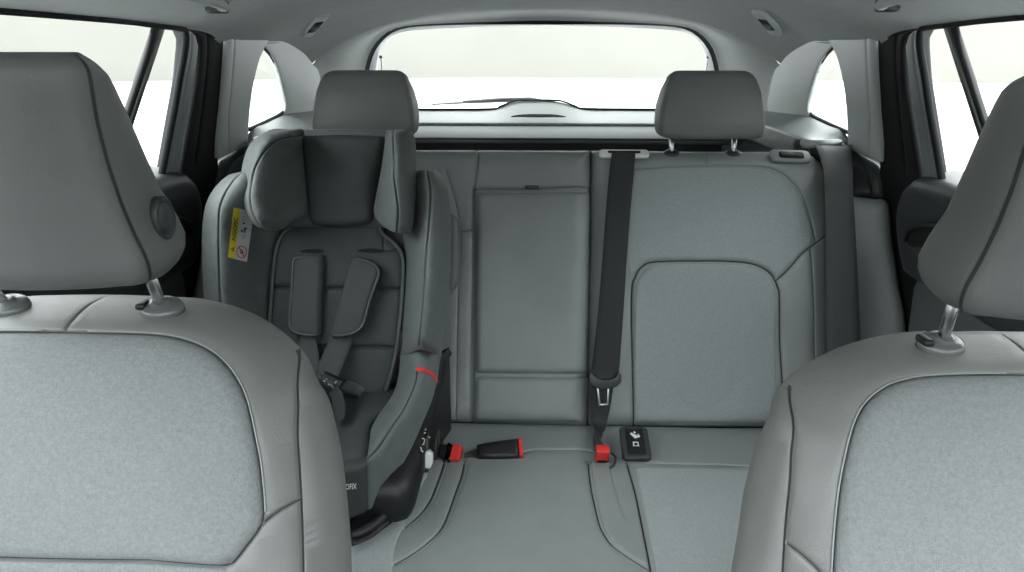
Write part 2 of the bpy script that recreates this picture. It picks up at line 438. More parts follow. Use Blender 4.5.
def zc(Y): return float(np.interp(Y, [-.05, 1.0, 1.5, 1.8, 2.0], [1.325, 1.335, 1.328, 1.317, 1.302]))
RAIL = cr([(.640, -.05, 1.247), (.640, .6, 1.247), (.640, 1.024, 1.245), (.641, 1.231, 1.241), (.643, 1.38, 1.235), (.648, 1.47, 1.216), (.6465, 1.62, 1.2165), (.646, 1.718, 1.218), (.647, 1.80, 1.2165), (.653, 1.947, 1.191), (.660, 2.037, 1.162)], n=5)
def roof_row(r):
    r = A(r); xr, Y, z0 = r; Yc = min(Y, 1.98) if Y > 1.9 else Y; zt = zc(Yc); row = []
    for k in range(41):
        t = -1 + 2 * k / 40; x = xr * math.sin(t * math.pi / 2) ; u = abs(x / xr)
        z = z0 + (zt - z0) * (1 - u ** 3.2) if u < 1 else z0
        row.append((x, Y + (Yc - Y) * (1 - u ** 2), z))
    return row
rows = [roof_row(r) for r in RAIL]
m = MB().grid([list(reversed(r)) for r in rows])
# turned-in edge above the door openings
for sx in (1, -1):
    e = [[p * A([sx, 1, 1]) for p in (A(r), A(r) + A([.004, 0, -.006]), A(r) + A([.03, 0, -.004]))] for r in RAIL if r[1] < 1.47]
    e = [list(reversed(q)) if sx > 0 else q for q in e]
    m.grid(e)
ceil = m.build('ceiling', M['head'], kind='structure', label='grey cloth headliner')

# header and rear pillars: from the end of the headliner to the tailgate opening
def opening_plane(x, y, off=0.0):
    N = nrm((0, -1, -.75)); return hit(x, y, A((0, 2.26, 1.28)) + A((0, off, 0)), N)
OPEN_R = [(721, 125), (720, 90), (719, 70), (713.5, 50), (703, 36), (688, 27.5), (660, 24), (610, 22), (545, 20.5)]
def half_open(px, off):
    P = [opening_plane(x, y, off) for x, y in px]; P[-1][0] = 0.0; return P
OR = half_open(OPEN_R, 0)
def fullloop(P): return [mir(p) * A([1.03, 1, 1]) for p in P][:-1] + list(reversed(P))   # left bottom -> top -> right bottom
NL = 60
def even(P, n=NL):
    P = A(P); s = np.r_[0, np.cumsum(np.linalg.norm(np.diff(P, axis=0), axis=1))]; t = np.linspace(0, s[-1], n + 1)
    return [A([np.interp(x, s, P[:, k]) for k in range(3)]) for x in t]
Aloop = even(cr(fullloop(OR), n=6))
lastrow = rows[-1]
S1 = [side(772, 119), side(775, 98), side(779, 80)]
Bloop_pts = [mir(p) for p in S1] + [A(p) for p in lastrow] + list(reversed(S1))
Bs = A(Bloop_pts)
def match(Bp, n=NL):
    # same fraction of sides / top on both loops
    s = np.r_[0, np.cumsum(np.linalg.norm(np.diff(Bp, axis=0), axis=1))]; t = np.linspace(0, s[-1], n + 1)
    return [A([np.interp(x, s, Bp[:, k]) for k in range(3)]) for x in t]
Bloop = match(Bs)
cO = A([0, 2.36, 1.12])
def roof_tan(k): d = A(rows[-1][k]) - A(rows[-11][k]); return nrm((0, max(d[1], .05), d[2])) * .26
Ts = A([(0, .26, 0)] * 3 + [roof_tan(k) for k in range(41)] + [(0, .26, 0)] * 3)
_s = np.r_[0, np.cumsum(np.linalg.norm(np.diff(Bs, axis=0), axis=1))]; _t = np.linspace(0, _s[-1], NL + 1)
Tloop = [A([np.interp(x, _s, Ts[:, k]) for k in range(3)]) for x in _t]
rows2 = []
for k in range(13):
    t = k / 12; r = []
    for a, b_, m0 in zip(Bloop, Aloop, Tloop):
        inn = cO - b_; inn[1] = 0; m1 = nrm(inn) * .12 + A([0, .06, 0])
        h00 = 2 * t ** 3 - 3 * t * t + 1; h10 = t ** 3 - 2 * t * t + t; h01 = -2 * t ** 3 + 3 * t * t; h11 = t ** 3 - t * t
        r.append(h00 * a + h10 * m0 + h01 * b_ + h11 * m1)
    rows2.append(r)
MB().grid(rows2).build('trim_1', M['head'], kind='structure', label='grey rear pillar and header lining around the tailgate opening')
# black tailgate seal
cI = lambda p: nrm((cO - p) * A([1, 0, 1]))
A2 = [p + A([0, .022, 0]) + cI(p) * .011 for p in Aloop]
MB().grid([Aloop, [p + nrm(cO - p) * -.004 + A([0, .012, 0]) for p in Aloop], A2]).build('trim_2', M['rubber'], kind='structure', label='black rubber seal around the tailgate opening')

# tailgate with rear window
GL = [(711, 110), (708.5, 85), (706.5, 60), (703.5, 47), (697, 37.5), (684, 31.5), (640, 28), (600, 26.6), (545, 25.5)]
Gloop = even(cr(fullloop(half_open(GL, .05)), n=6))
A3 = [p + A([0, .020, 0]) + cI(p) * .010 for p in Aloop]
MB().grid([A3, [g + A([0, -.012, 0]) for g in Gloop], Gloop, [g + A([0, .02, 0]) for g in Gloop]]).build('wall_back', M['tail'], kind='structure', label='grey tailgate frame around the rear window')
Y0 = 2.47
low = MB()
lowpts = [atY(x, y, 2.45) for x, y in ((340, 110.3), (420, 110.3), (490, 110), (500, 107.5), (513, 102.5), (522, 101.2), (553, 101.2), (563, 102.5), (576, 107.5), (587, 109.7), (660, 110.3), (745, 110.5))]
tp = Patch([p for p in lowpts] + [A([.66, 2.405, .962]), A([-.66, 2.405, .962])], (0, -.65, .75), ew=.004, ed=.004, res=.02, bstep=.008)
tp.build('trim_3', M['tail'], th=.03, kind='structure', label='pale lower tailgate trim with a raised centre hump')
# seam line of the glass edge along the trim
MB().tube([p + A([0, -.006, .004]) for p in cr(lowpts, n=4)], .0036, 6).build('trim_4', M['rubber'], kind='structure', label='thin black edge of the rear glass along the tailgate trim')
hp = Patch(cr([tp.px(*p) for p in ((511, 117), (520, 114.6), (538, 114), (556, 114.6), (566, 117), (540, 117.4))], True), (0, -.65, .75), ew=.002, ed=.001, res=.006)
hp.build('door_handle_recess', M['pit'], th=.002, kind='structure', label='dark slot in the tailgate trim')
# window pane of the tailgate
n = len(Gloop)
pv = [g + A([0, .012, 0]) for g in Gloop]; pv2 = [g + A([0, .015, 0]) for g in Gloop]
MB().add(pv + pv2, [tuple(reversed(range(n))), tuple(range(n, 2 * n))] + [(i, (i + 1) % n, n + (i + 1) % n, n + i) for i in range(n)]).build('window_1', M['glass'], kind='structure', smooth=False, label='rear window glass')
# lower tailgate wall
MB().box((0, 2.50, .48), (1.5, .03, .96), .004).build('wall_back', M['dark'], kind='structure', smooth=False)
for sx in (1, -1):   # little tab and wire at the window edge
    mbx = MB().box(opening_plane(708 if sx > 0 else 708, 57, .04), (.009, .012, .009), .002)
    p = [opening_plane(708, 57, .04), opening_plane(706.5, 70, .045), opening_plane(707, 110, .05)]
    mbx.tube(p, .0014, 6); mbx.build('trim_5' if sx > 0 else 'trim_6', M['black'], sx=sx, kind='structure', label='black clip with a thin lead at the edge of the rear window')
# cargo side walls, shelf ledges
for sx, nm in ((1, 'right'), (-1, 'left')):
    MB().box((.63 * 1 + .10, 2.05, .49), (.20, .86, .98), .006).build('wall_' + nm, M['dark'], sx=sx, kind='structure', smooth=False)
    P = [A([.605, 1.62, 1.0]), A([.605, 2.38, 1.0]), A([.70, 2.38, 1.012]), side(809, 116.5, .004), side(830, 126, .004), side(851, 134, .004), side(851, 147, .004) * A([1, 1, 1])]
    lp = Patch([P[0], P[6], P[5], P[4], P[3], P[2], P[1]], (0, 0, 1), ew=.006, ed=.006, res=.02)
    lp.build('trim_7' if sx > 0 else 'trim_8', M['ledge'], sx=sx, th=.05, kind='structure', label='grey ledge under the %s quarter window' % nm)
    # quarter panel behind the window
    q = [(836, 36), (825, 37), (812, 38), (800, 42), (790, 46), (774, 52), (768, 66), (767, 95), (770, 118.5), (811, 117.5)]
    w = [(808.4, 110), (808, 105), (809.5, 98), (813, 86), (817, 73), (822, 61), (828, 52.5), (834, 46)]
    pp = Patch([side(*p) for p in q + w], (-1, 0, -.235), ew=.004, ed=.004, res=.016)
    pp.build('trim_9' if sx > 0 else 'trim_10', M['trim'], sx=sx, th=.008, kind='structure', label='grey quarter panel behind the %s rear quarter window' % nm)
    sl = [side(x, y, -.004) for x, y in ((782, 66), (786, 60), (792, 53.5), (801, 47), (812, 42.5), (825, 41), (836, 42))]
    sl = [A(r) + A([-.002, 0, -.001]) for r in RAIL if r[1] > 1.60]
    MB().tube(sl, .0018, 6).build('trim_11' if sx > 0 else 'trim_12', M['rubber'], sx=sx, kind='structure', label='dark joint between headliner and %s quarter panel' % nm)
    gk = [side(x, y, .003) for x, y in ((836, 45), (828, 52.5), (822, 61), (817, 73), (813, 86), (809.5, 98), (808, 105), (809, 111), (813, 116), (830, 124.5), (852, 134))]
    MB().tube(cr(gk), .0050, 8).build('trim_13' if sx > 0 else 'trim_14', M['rubber'], sx=sx, kind='structure', label='black gasket of the %s rear quarter window' % nm)
    g4 = [side(x, y, .012) for x, y in ((856, 38), (836, 38), (815, 64), (803, 104), (806, 119), (862, 140))]
    MB().add(g4 + [p + A([.003, 0, .0007]) for p in g4], [tuple(range(6)), tuple(reversed(range(6, 12)))]).build('window_2' if sx > 0 else 'window_3', M['glass'], sx=sx, kind='structure', smooth=False, label='%s rear quarter window glass' % nm)
    # C pillar
    cp = Patch([side(*p, .001) for p in ((827, 33), (830, 39), (835, 47), (840, 58), (844, 73), (847, 90), (849, 109), (850, 130), (850, 149), (867, 156), (882.5, 163), (883, 145), (880, 110), (878, 75), (877, 52), (876.5, 40), (876, 33))], (-1, -.25, -.235), ew=.012, ed=.010, res=.014)
    cp.groove([(866, 38), (866.5, 60), (868, 90), (870, 120), (872, 161)], .0025, .003)
    cp.build('trim_15' if sx > 0 else 'trim_16', M['trim'], sx=sx, th=.05, kind='structure', label='pale grey %s rear door pillar cover' % nm)
    # rubber door seal, jamb
    js = Patch([side(*p, .016) for p in ((888, 31), (880, 34), (876, 44), (878, 80), (880, 110), (882, 145), (883, 166), (880, 192), (880, 215), (884, 300), (892, 480), (980, 480), (940, 215), (927, 182), (921, 145), (911, 84), (908, 46), (917, 27))], (-1, -.3, -.235), ew=.012, ed=.012, res=.02)
    for x0 in (12,): js.groove([(884 + x0, 36), (883 + x0, 60), (887 + x0, 110), (893 + x0, 165)], .003, .004)
    js.build('trim_17' if sx > 0 else 'trim_18', M['rubber'], sx=sx, th=.05, kind='structure', label='black rubber seal in the %s rear door opening' % nm)
    # door
    D = empty('door_1' if sx > 0 else 'door_2', (.72 * sx, .75, 0), label='%s rear door with dark upper panel and grey window frame' % nm, kind='structure')
    fr = Patch([side(*p, .004) for p in ((917, 28), (910, 35), (906.5, 46), (908, 62), (911, 84), (915.5, 115), (921, 145), (926, 184), (942, 184), (935.5, 145), (929, 108), (924, 76), (920, 50), (919.5, 38), (922, 28))], (-1, -.2, -.235), ew=.004, ed=.003, res=.010)
    fr.groove([(914, 34), (913, 48), (918, 84), (928, 145), (933, 182)], .002, .003)
    fr.build('window_frame', M['frame'], D, sx=sx, th=.002)
    gs = [side(x, y, .006) for x, y in ((1040, 12.5), (1024, 15), (990, 18.5), (960, 22.5), (930, 26.5), (922.5, 29.5), (920.5, 38), (922, 55), (926, 78), (930.5, 108), (937, 145), (944, 186))]
    gs = [sideYZ(.2, 1.247, .006)] + gs
    MB().tube(cr([p + A([-.001, .001, 0]) for p in gs], n=5), .0065, 8).build('window_seal', M['rubber'], D, sx=sx)
    lr = [A(r) + A([.004, 0, -.004]) for r in RAIL if r[1] < 1.42]
    MB().tube(lr, .003, 6).build('roof_seal', M['rubber'], D, sx=sx)
    a, b_ = side(949, 21, .012), side(985, 132, .012)
    d = nrm(b_ - a); a = a - d * .02; b_ = b_ + d * .09; ac = nrm(np.cross(d, SN))
    MB().box((a + b_) / 2, (.026, .012, np.linalg.norm(b_ - a)), .004, X=ac, Y=np.cross(d, ac)).build('divider_bar', M['black'], D, sx=sx)
    off = nrm(SN) * -.006
    MB().tube([a + off + ac * .003 * 1, b_ + off + ac * .003], .0028, 8).build('divider_trim', M['mid'], D, sx=sx)
    gp = [sideYZ(.12, 1.26, .016), sideYZ(1.32, 1.25, .016), sideYZ(1.24, .93, .016), sideYZ(.12, .93, .016)]
    MB().add(gp + [p + A([.004, 0, .001]) for p in gp], [(3, 2, 1, 0), (4, 5, 6, 7)]).build('window_4' if sx > 0 else 'window_5', M['glass'], sx=sx, kind='structure', smooth=False, label='%s rear door window glass' % nm)
    up_ = Patch(cr([sideYZ(.12, .985), sideYZ(.7, .985), sideYZ(1.22, .985), sideYZ(1.335, .965), sideYZ(1.385, .90), sideYZ(1.375, .80), sideYZ(1.30, .77), sideYZ(.7, .77), sideYZ(.12, .77)], True, 5), (-1, 0, -.235), ctrl=[sideYZ(Y, .90, -.02) for Y in (.3, .7, 1.0, 1.25)], ew=.035, ed=.03, res=.025)
    up_.build('upper_panel', M['dark'], D, sx=sx, th=.06)
    lo_ = Patch([sideYZ(.12, .80, .015), sideYZ(1.34, .80, .015), sideYZ(1.375, .74, .012), sideYZ(1.36, .3, -.08), sideYZ(1.3, .05, -.14), sideYZ(.12, .05, -.14)], (-1, 0, -.1), ew=.01, ed=.01, res=.04)
    lo_.build('lower_panel', M['mid'], D, sx=sx, th=.03)
    ar_ = Patch(cr([sideYZ(.15, .74, -.005), sideYZ(.8, .72, -.005), sideYZ(1.15, .70, -.005), sideYZ(1.2, .66, -.005), sideYZ(1.1, .62, -.005), sideYZ(.15, .64, -.005)], True, 4), (-1, 0, -.1), ew=.03, ed=.05, res=.025)
    ar_.build('armrest', M['dark'], D, sx=sx, th=.03)
    rc = Patch(cr([up_.px(*p, .001) for p in ((909, 243), (911, 232), (917, 225), (930, 222), (942, 224), (940, 240), (925, 246), (914, 247))], True, 4), (-1, 0, -.235), ew=.004, ed=.004, res=.008)
    rc.build('handle_recess', M['pit'], D, sx=sx, th=.003)
    hl = [up_.px(*p, .009) for p in ((910, 240), (912, 232), (918, 227), (928, 224), (944, 225))]
    MB().tube(cr(hl), .004, 8).build('door_handle', M['black'], D, sx=sx)
Patch.seam = mat('seam_shade', (.030, .034, .034), .7)  # near-black painted along groove centres for the shade in the sewn clefts
# ------------------------------------------------------------------ head rests
def headrest(name, mat_, parent, rows, rt=.018, rb=.018, cf=.010, cb=.022, bulge=.012, seam=.0025, label=None, lean=0.0):
    """rows: (z, xL, xR, y_front, y_back) from bottom to top"""
    R = A(rows, float); R = R[np.argsort(R[:, 0])]; z0, z1 = R[0, 0], R[-1, 0]
    lv = []
    for k in range(6): a = math.pi / 2 * k / 6; lv.append((z0 + rb * (1 - math.sin(a + .001)), rb * (1 - math.cos(math.pi / 2 - a)), 0))
    lv = [(z0 + rb * (1 - math.cos(math.pi / 2 * k / 6)), rb * (1 - math.sin(math.pi / 2 * k / 6))) for k in range(6)]
    lv += [(z, 0) for z in np.linspace(z0 + rb, z1 - rt, 18)]
    lv += [(z1 - rt + rt * math.sin(math.pi / 2 * k / 6), rt * (1 - math.cos(math.pi / 2 * k / 6))) for k in range(1, 7)]
    V = []; n = None
    for z, ins in lv:
        xl, xr, yf, yb = (float(np.interp(z, R[:, 0], R[:, k])) for k in (1, 2, 3, 4)); xl += ins; xr -= ins; yf += ins; yb = max(yb - ins, yf + .012)
        c1 = min(cf, (yb - yf) * .3); c2 = min(cb, (yb - yf) * .5); xm = (xl + xr) / 2; hw = (xr - xl) / 2; pts = []
        for k in range(13):        # front, left to right
            x = xl + c1 + (xr - xl - 2 * c1) * k / 12; pts.append((x, yf - bulge * (1 - ((x - xm) / (hw - c1)) ** 2)))
        for k in range(1, 6): a = math.pi / 2 * k / 5; pts.append((xr - c1 + c1 * math.sin(a), yf + c1 - c1 * math.cos(a)))
        ys = yf + c1; sp = yb - c2 - ys
        for d, i_ in ((.0015, .4), (.003, 1), (.0045, .4), (.007, 0)): pts.append((xr - seam * i_, ys + d * min(1, sp / .02)))
        for k in range(1, 5): pts.append((xr + .003 * math.sin(math.pi * k / 5), ys + .007 * min(1, sp / .02) + (sp - .007 * min(1, sp / .02)) * k / 4))
        for k in range(1, 6): a = math.pi / 2 * k / 5; pts.append((xr - c2 + c2 * math.cos(a), yb - c2 + c2 * math.sin(a)))
        half = pts[13:]
        for k in range(1, 8): pts.append((xr - c2 - (xr - xl - 2 * c2) * k / 8, yb))
        pts += [(2 * xm - x, y) for x, y in reversed(half)]
        n = len(pts); V += [(x, y, z) for x, y in pts]
    Fc = []; m = len(lv)
    for i in range(m - 1):
        for k in range(n): Fc.append((i * n + k, i * n + (k + 1) % n, (i + 1) * n + (k + 1) % n, (i + 1) * n + k))
    # caps: fans around the middle
    for i, rev in ((0, True), (m - 1, False)):
        c = len(V); q = A(V[i * n:(i + 1) * n]); V.append(tuple(q.mean(0)))
        for k in range(n):
            f = (i * n + k, i * n + (k + 1) % n, c); Fc.append(tuple(reversed(f)) if rev else f)
    hl = 18; st = 38     # mirrored half starts at index 38, reversed
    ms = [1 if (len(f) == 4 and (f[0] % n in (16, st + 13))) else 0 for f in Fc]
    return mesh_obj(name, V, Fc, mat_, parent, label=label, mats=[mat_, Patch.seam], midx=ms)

def collar(parent, c, ax, r, mat_, X=None, name='post_collar', sq=(1, .8)):
    mb = MB().lathe([(r * 1.0, -.004), (r, .001), (r * .93, .0045), (r * .72, .0065), (r * .5, .0068), (r * .46, .009), (r * .3, .0095)], c, ax, 28, sq, X)
    o = mb.build(name, mat_, parent)
    MB().box(A(c) + nrm(ax) * .005 + A([-r * .78, -.0, 0]), (r * .45, r * .9, .006), .002).build('release_button', M['black'], o)
    return o

# ------------------------------------------------------------------ front seats
def front_seat(sgn, T, dS, dH, tops, label, group):
    """sgn -1: seat on the left of the picture; T: pixels of the half towards the aisle"""
    xc = .413 * sgn; Yp, zp = (.55, 1.0) if sgn < 0 else (.532, .975)
    N = rec(20); P0 = A((xc, Yp, zp)); pl = lambda x, y, off=0.0: hit(x, y, P0 + N * off, N)
    root = empty('front_seat', (xc, .50, 0), label, 'car seat', group)
    half = [pl(x, y, -.06) for x, y in T['out']]
    half = [p for p in half if (p[0] - xc) * -sgn > .012]; half = [A([xc, half[0][1], half[0][2]])] + half
    full = half + [A([2 * xc - p[0], p[1], p[2]]) for p in reversed(half)]
    def C(x, y, off): p = pl(x, y, off); return [p, A([2 * xc - p[0], p[1], p[2]])]
    ctrl = []
    for x, y, o in T['ctrl']: ctrl += C(x, y, o)
    bk = Patch(cr(full, True, 5), N, ctrl, ew=.05, ed=.06, res=.011)
    def mirg(g): return [A([2 * xc - q[0], q[1], q[2]]) for q in [bk.px(*p) for p in g]]
    bk.groove(T['single'], .003, .0012)
    for g, dep, wd in T['groove']:
        bk.groove(g, dep, wd); bk.groove(mirg(g), dep, wd, px=False)
    fg = [bk.px(*p) for p in T['fab']]; fg = [p for p in fg if (p[0] - xc) * -sgn > .012]; fg = fg + [A([2 * xc - p[0], p[1], p[2]]) for p in reversed(fg)]
    bk.groove(fg, .006, .0022, px=False, closed=True)
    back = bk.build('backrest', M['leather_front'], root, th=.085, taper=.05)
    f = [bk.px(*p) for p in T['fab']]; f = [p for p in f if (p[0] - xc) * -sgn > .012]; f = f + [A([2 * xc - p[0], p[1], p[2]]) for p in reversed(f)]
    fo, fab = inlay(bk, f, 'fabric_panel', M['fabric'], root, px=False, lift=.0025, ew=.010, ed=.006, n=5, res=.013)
    # raised double stitch along the panel
    st = [bk.px(*p, .0002) for p in T['stitch']]
    MB().tube(cr(st, n=5), .0007, 6).build('stitching', M['stitch'], root)
    st2 = [A([2 * xc - p[0], p[1], p[2]]) for p in st]
    MB().tube(cr(st2, n=5), .0007, 6).build('stitching', M['stitch'], root)
    lf = [bk.px(*p) for p in T['lowfab']]; lf = [p for p in lf if (p[0] - xc) * -sgn > .012]; lf = lf + [A([2 * xc - p[0], p[1], p[2]]) for p in reversed(lf)]
    if T.get('low', True): inlay(bk, lf, 'lumbar_panel', M['fabric'], root, px=False, lift=.0025, ew=.006, ed=.004, smooth=False)
    # posts with collars
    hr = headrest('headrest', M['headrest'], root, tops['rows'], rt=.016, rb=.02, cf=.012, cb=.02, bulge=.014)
    for (cx, cy), (ex, ey, eY) in tops['posts']:
        c = bk.px(cx, cy, .001)
        for mm in (False, True):
            cc = A([2 * xc - c[0], c[1], c[2]]) if mm else c
            e = atY(ex, ey, eY); e = A([2 * xc - e[0], e[1], e[2]]) if mm else e
            d = nrm(e - cc)
            MB().tube([cc - d * .02, cc + d * .01, e + d * .014], .0048, 14).build('headrest_post', M['chrome'], hr)
            collar(root, cc, (0, -.30, .95), .019, M['collar'])
    # button on the side that faces the aisle
    bx, by, bX = tops['button']
    if bx:
        c = atX(bx, by, bX); ax = nrm((-sgn, -.08, .02))
        MB().lathe([(.0135, -.006), (.0135, .0020), (.0118, .0034), (.0106, .001), (.0098, .001), (.0085, .003), (.004, .0034)], c, ax, 28, (.98, 1.34), (.08, 1, 0)).build('tilt_button', M['dark'], hr)
    # lower body of the seat, below the picture
    cu = Patch(cr([(xc - .22, -.05, .36), (xc - .24, .15, .36), (xc - .22, .40, .36), (xc + .22, .40, .36), (xc + .24, .15, .36), (xc + .22, -.05, .36)], True, 4), (0, 0, 1), ew=.05, ed=.05, res=.03)
    cu.build('seat_cushion', M['leather_front'], root, th=.12, taper=.02)
    MB().box((xc, .20, .13), (.36, .40, .26), .02).build('seat_base', M['black'], root)
    return bk
LT = dict(
    single=[(103, 297), (90, 304), (74, 318), (64, 331)],
    out=[(88, 296), (130, 295), (170, 296.5), (204, 299), (240, 308), (271, 323), (296, 344), (317, 372), (332, 408), (342, 454), (349, 515), (352, 572), (353, 650), (350, 720), (335, 770), (300, 790)],
    ctrl=[(296, 433, .010), (300, 520, .012), (297, 385, .008), (302, 590, .012)],
    groove=[([(301, 349), (297.5, 365), (296, 390), (296, 433), (299, 484), (301, 530), (302, 580)], .006, .0010),
            ([(262, 524), (272, 516), (284, 508), (298, 501)], .004, .0013)],
    fab=[(88, 334.5), (143, 336), (168, 338.5), (189, 344), (206, 352), (220, 363), (231, 377), (240, 393), (246, 412), (251, 436), (256, 462), (259, 490), (260.5, 514), (257, 529), (243, 548), (234, 560), (228, 565.5), (215, 566), (160, 562), (125, 560.5)],
    stitch=[(88, 331), (143, 332.5), (170, 335), (192, 340.5), (211, 349.5), (225, 361), (236, 375), (245, 392), (251, 412), (256, 436), (261, 462), (264, 490), (265.5, 512)],
    lowfab=[(125, 563), (160, 564.5), (215, 568.5), (229, 568.5), (236, 600), (238, 640), (125, 640)])
HL = [(-.398 * 2 - x, x, yf, yb, z) for z, x, yf, yb in ()]
def hrows(xc, sgn, tab): return [(z, xc - w - .015, xc + w + .015, yf, yb) for z, w, yf, yb in tab]
TABL = [(1.020, .084, .500, .566), (1.045, .082, .499, .590), (1.065, .077, .497, .588), (1.09, .073, .494, .576), (1.12, .071, .490, .565), (1.153, .072, .485, .549), (1.18, .076, .480, .529), (1.199, .078, .477, .508)]
seatL = front_seat(-1, LT, 0, 0, dict(rows=hrows(-.413, -1, TABL), posts=[((163, 309), (150, 276, .545))], button=(163.5, 218, -.3168)),
    'grey front car seat at the left with fabric backrest and round headrest button', 'front car seats')
RT_ = dict(
    single=[(1000, 333), (1012, 341), (1026, 352), (1034, 360)],
    out=[(1006, 331), (975, 331), (950, 331.5), (920, 331), (890, 334), (862, 340), (835, 349), (808, 363), (785, 381), (768, 408), (755, 445), (744, 490), (738, 530), (731, 572), (724, 640), (721, 710), (728, 780), (760, 815)],
    ctrl=[(793, 480, .010), (790, 550, .012), (793, 425, .008), (784, 640, .012)],
    groove=[([(786, 384), (791, 398), (794, 415), (794, 445), (791, 490), (787, 530), (784, 580)], .006, .0010),
            ([(789, 545), (800, 553), (815, 566), (822, 574)], .004, .0013)],
    fab=[(1006, 376.5), (960, 377), (925, 379), (905, 382.5), (889, 389), (875, 399), (864, 413), (856, 432), (850, 455), (845, 480), (841, 510), (838, 545), (836, 580), (834, 610)],
    stitch=[(1006, 373), (960, 373.5), (924, 375.5), (902, 379.5), (885, 386), (870, 397), (859, 411), (851, 431), (845, 455), (840, 480), (836, 510), (833, 545), (831, 580)],
    lowfab=[(1006, 616), (940, 616), (860, 616), (850, 640), (850, 680), (1006, 680)])
def TR(t): return [(z - .010, w * 1.0, yf - .016, yb - .012 + max(0, z - 1.08) * .10) for z, w, yf, yb in t]
seatR = front_seat(1, RT_, 0, 0, dict(rows=hrows(.401, 1, TR(TABL)), posts=[((940, 345), (955, 300, .532))], button=(0, 0, 0)),
    'grey front car seat at the right with tall chrome headrest posts', 'front car seats')
# ------------------------------------------------------------------ rear bench
PB0 = A([0, 1.565, .99]); NB = rec(18.6)
def bp(x, y, off=0.0): return hit(x, y, PB0 + NB * off, NB)
bench = empty('rear_bench_seat', (0, 1.15, 0), 'wide grey rear bench seat with centre armrest and two headrests', 'car seat')
ro = [(592, 151), (640, 151.5), (700, 152), (760, 152), (796, 153), (809, 156), (818, 163), (823.5, 175), (826, 190), (827.5, 230), (828.5, 290), (828.5, 345), (827, 426)]
RO = [bp(x, y, -.034) for x, y in ro]; RB = bp(592, 427, -.034)
RO[0][0] = RB[0] = xs = .108
r40 = Patch([A([xs, RO[0][1], RO[0][2]])] + cr(RO[1:], n=5) + [RB], NB, ctrl=[bp(700, 210, .0), bp(700, 340, -.016), bp(640, 340, -.008), bp(770, 340, -.006), bp(804, 300, .012), bp(806, 390, .012), bp(614, 300, -.004), bp(700, 410, -.010), bp(700, 268, -.002), bp(800, 200, .0)], ew=.042, ed=.042, res=.013)
UP = [(632, 428), (631.5, 300), (635, 278), (642, 267), (655, 262), (700, 261), (740, 262), (760, 266.5), (772, 275), (778, 288), (780, 304), (778.5, 428)]
r40.groove(UP, .006, .0022)
r40.groove([(776, 281), (790, 268), (805, 251), (826, 236)], .004, .0018)
r40.groove([(811, 248), (814, 290), (815, 340), (813, 425)], .0025, .0016)
r40.groove([(622, 185), (636, 170), (706, 165.5), (768, 168), (792, 182), (806, 203), (816, 240)], .003, .0016)
r40.groove([(704, 152), (706, 165)], .002, .0014)
b40 = r40.build('backrest', M['leather'], bench, th=.10, taper=.02)
upper = [(628, 186), (640, 170.5), (706, 167), (766, 169.5), (790, 184), (804, 205), (813, 238), (803, 250.5), (788, 266), (777, 277), (770, 270.5), (757, 263), (740, 259.5), (700, 258.5), (654, 259.5), (640, 264.5), (632, 275), (627, 262)]
inlay(r40, upper, 'fabric_panel', M['fabric_rear'], bench, lift=.0015, ew=.006, ed=.004, n=4)
lowp = [(634, 423), (633.5, 300), (637, 280), (644, 269.5), (656, 264.5), (700, 263.5), (740, 264.5), (758, 269), (769, 277), (775, 289), (777, 304), (776, 423)]
inlay(r40, lowp, 'fabric_panel', M['fabric_rear'], bench, lift=.004, ew=.010, ed=.007, n=4, smooth=False)

# left two thirds with the armrest in its middle
LO = [mir(p) for p in RO[1:]]; LB = mir(RB)
l60 = Patch([A([xs, RO[0][1], RO[0][2]]), A([xs, RB[1], RB[2]])] + list(reversed(cr(LO, n=5))) , NB, ctrl=[bp(530, 170, 0), bp(530, 300, -.004), mir(bp(700, 210, 0)), mir(bp(700, 340, -.016)), mir(bp(804, 300, .012)), mir(bp(806, 390, .012)), bp(462, 320, .002), mir(bp(700, 410, -.01)), bp(462, 200, .0)], ew=.042, ed=.042, res=.013)
l60.groove([(478.5, 149), (478.3, 160), (476.5, 175), (475, 189)], .005, .0018)
l60.groove([(462, 232), (467, 231), (474, 229)], .003, .0014)
l60.groove([(446, 172), (452, 190), (458, 215), (461, 240), (459, 270), (457, 330), (457, 425)], .003, .0016)
l60.groove([(474.5, 189.5), (535, 188.5), (591, 189)], .008, .002, smooth=False)
l60.groove([(474, 190), (473.5, 300), (473, 424)], .012, .003, smooth=False)
l60.groove([(590, 151), (590.5, 190)], .005, .0018)
l60.build('backrest', M['leather'], bench, th=.10, taper=.02)
arm = [(477, 193), (590, 192.5), (589.5, 372.5), (475.5, 373)]
def rounded(px, r=.1):
    P = [A(p, float) for p in px]; out = []
    for i in range(len(P)):
        a, b, c = P[i - 1], P[i], P[(i + 1) % len(P)]; ra = min(r, .4 * np.linalg.norm(a - b), .4 * np.linalg.norm(c - b))
        p = b + (a - b) / np.linalg.norm(a - b) * ra; q = b + (c - b) / np.linalg.norm(c - b) * ra
        for k in range(5):
            t = k / 4; out.append(tuple((1 - t) ** 2 * p + 2 * t * (1 - t) * b + t * t * q))
    return out
ap, _ = inlay(l60, rounded(arm, 4), 'armrest', M['leather'], bench, lift=.012, ew=.014, ed=.012, th=.02, smooth=False)
inlay(l60, rounded([(475.5, 376.5), (589.5, 376.5), (589, 421), (474.5, 421)], 4), 'lower_armrest_cover', M['leather'], bench, lift=.010, ew=.012, ed=.011, th=.02, smooth=False)
c = l60.px(532, 187.5, .004)
MB().box(c, (.032, .006, .008), .002, X=(1, 0, 0), Y=NB).build('pull_tab', M['dark'], bench)

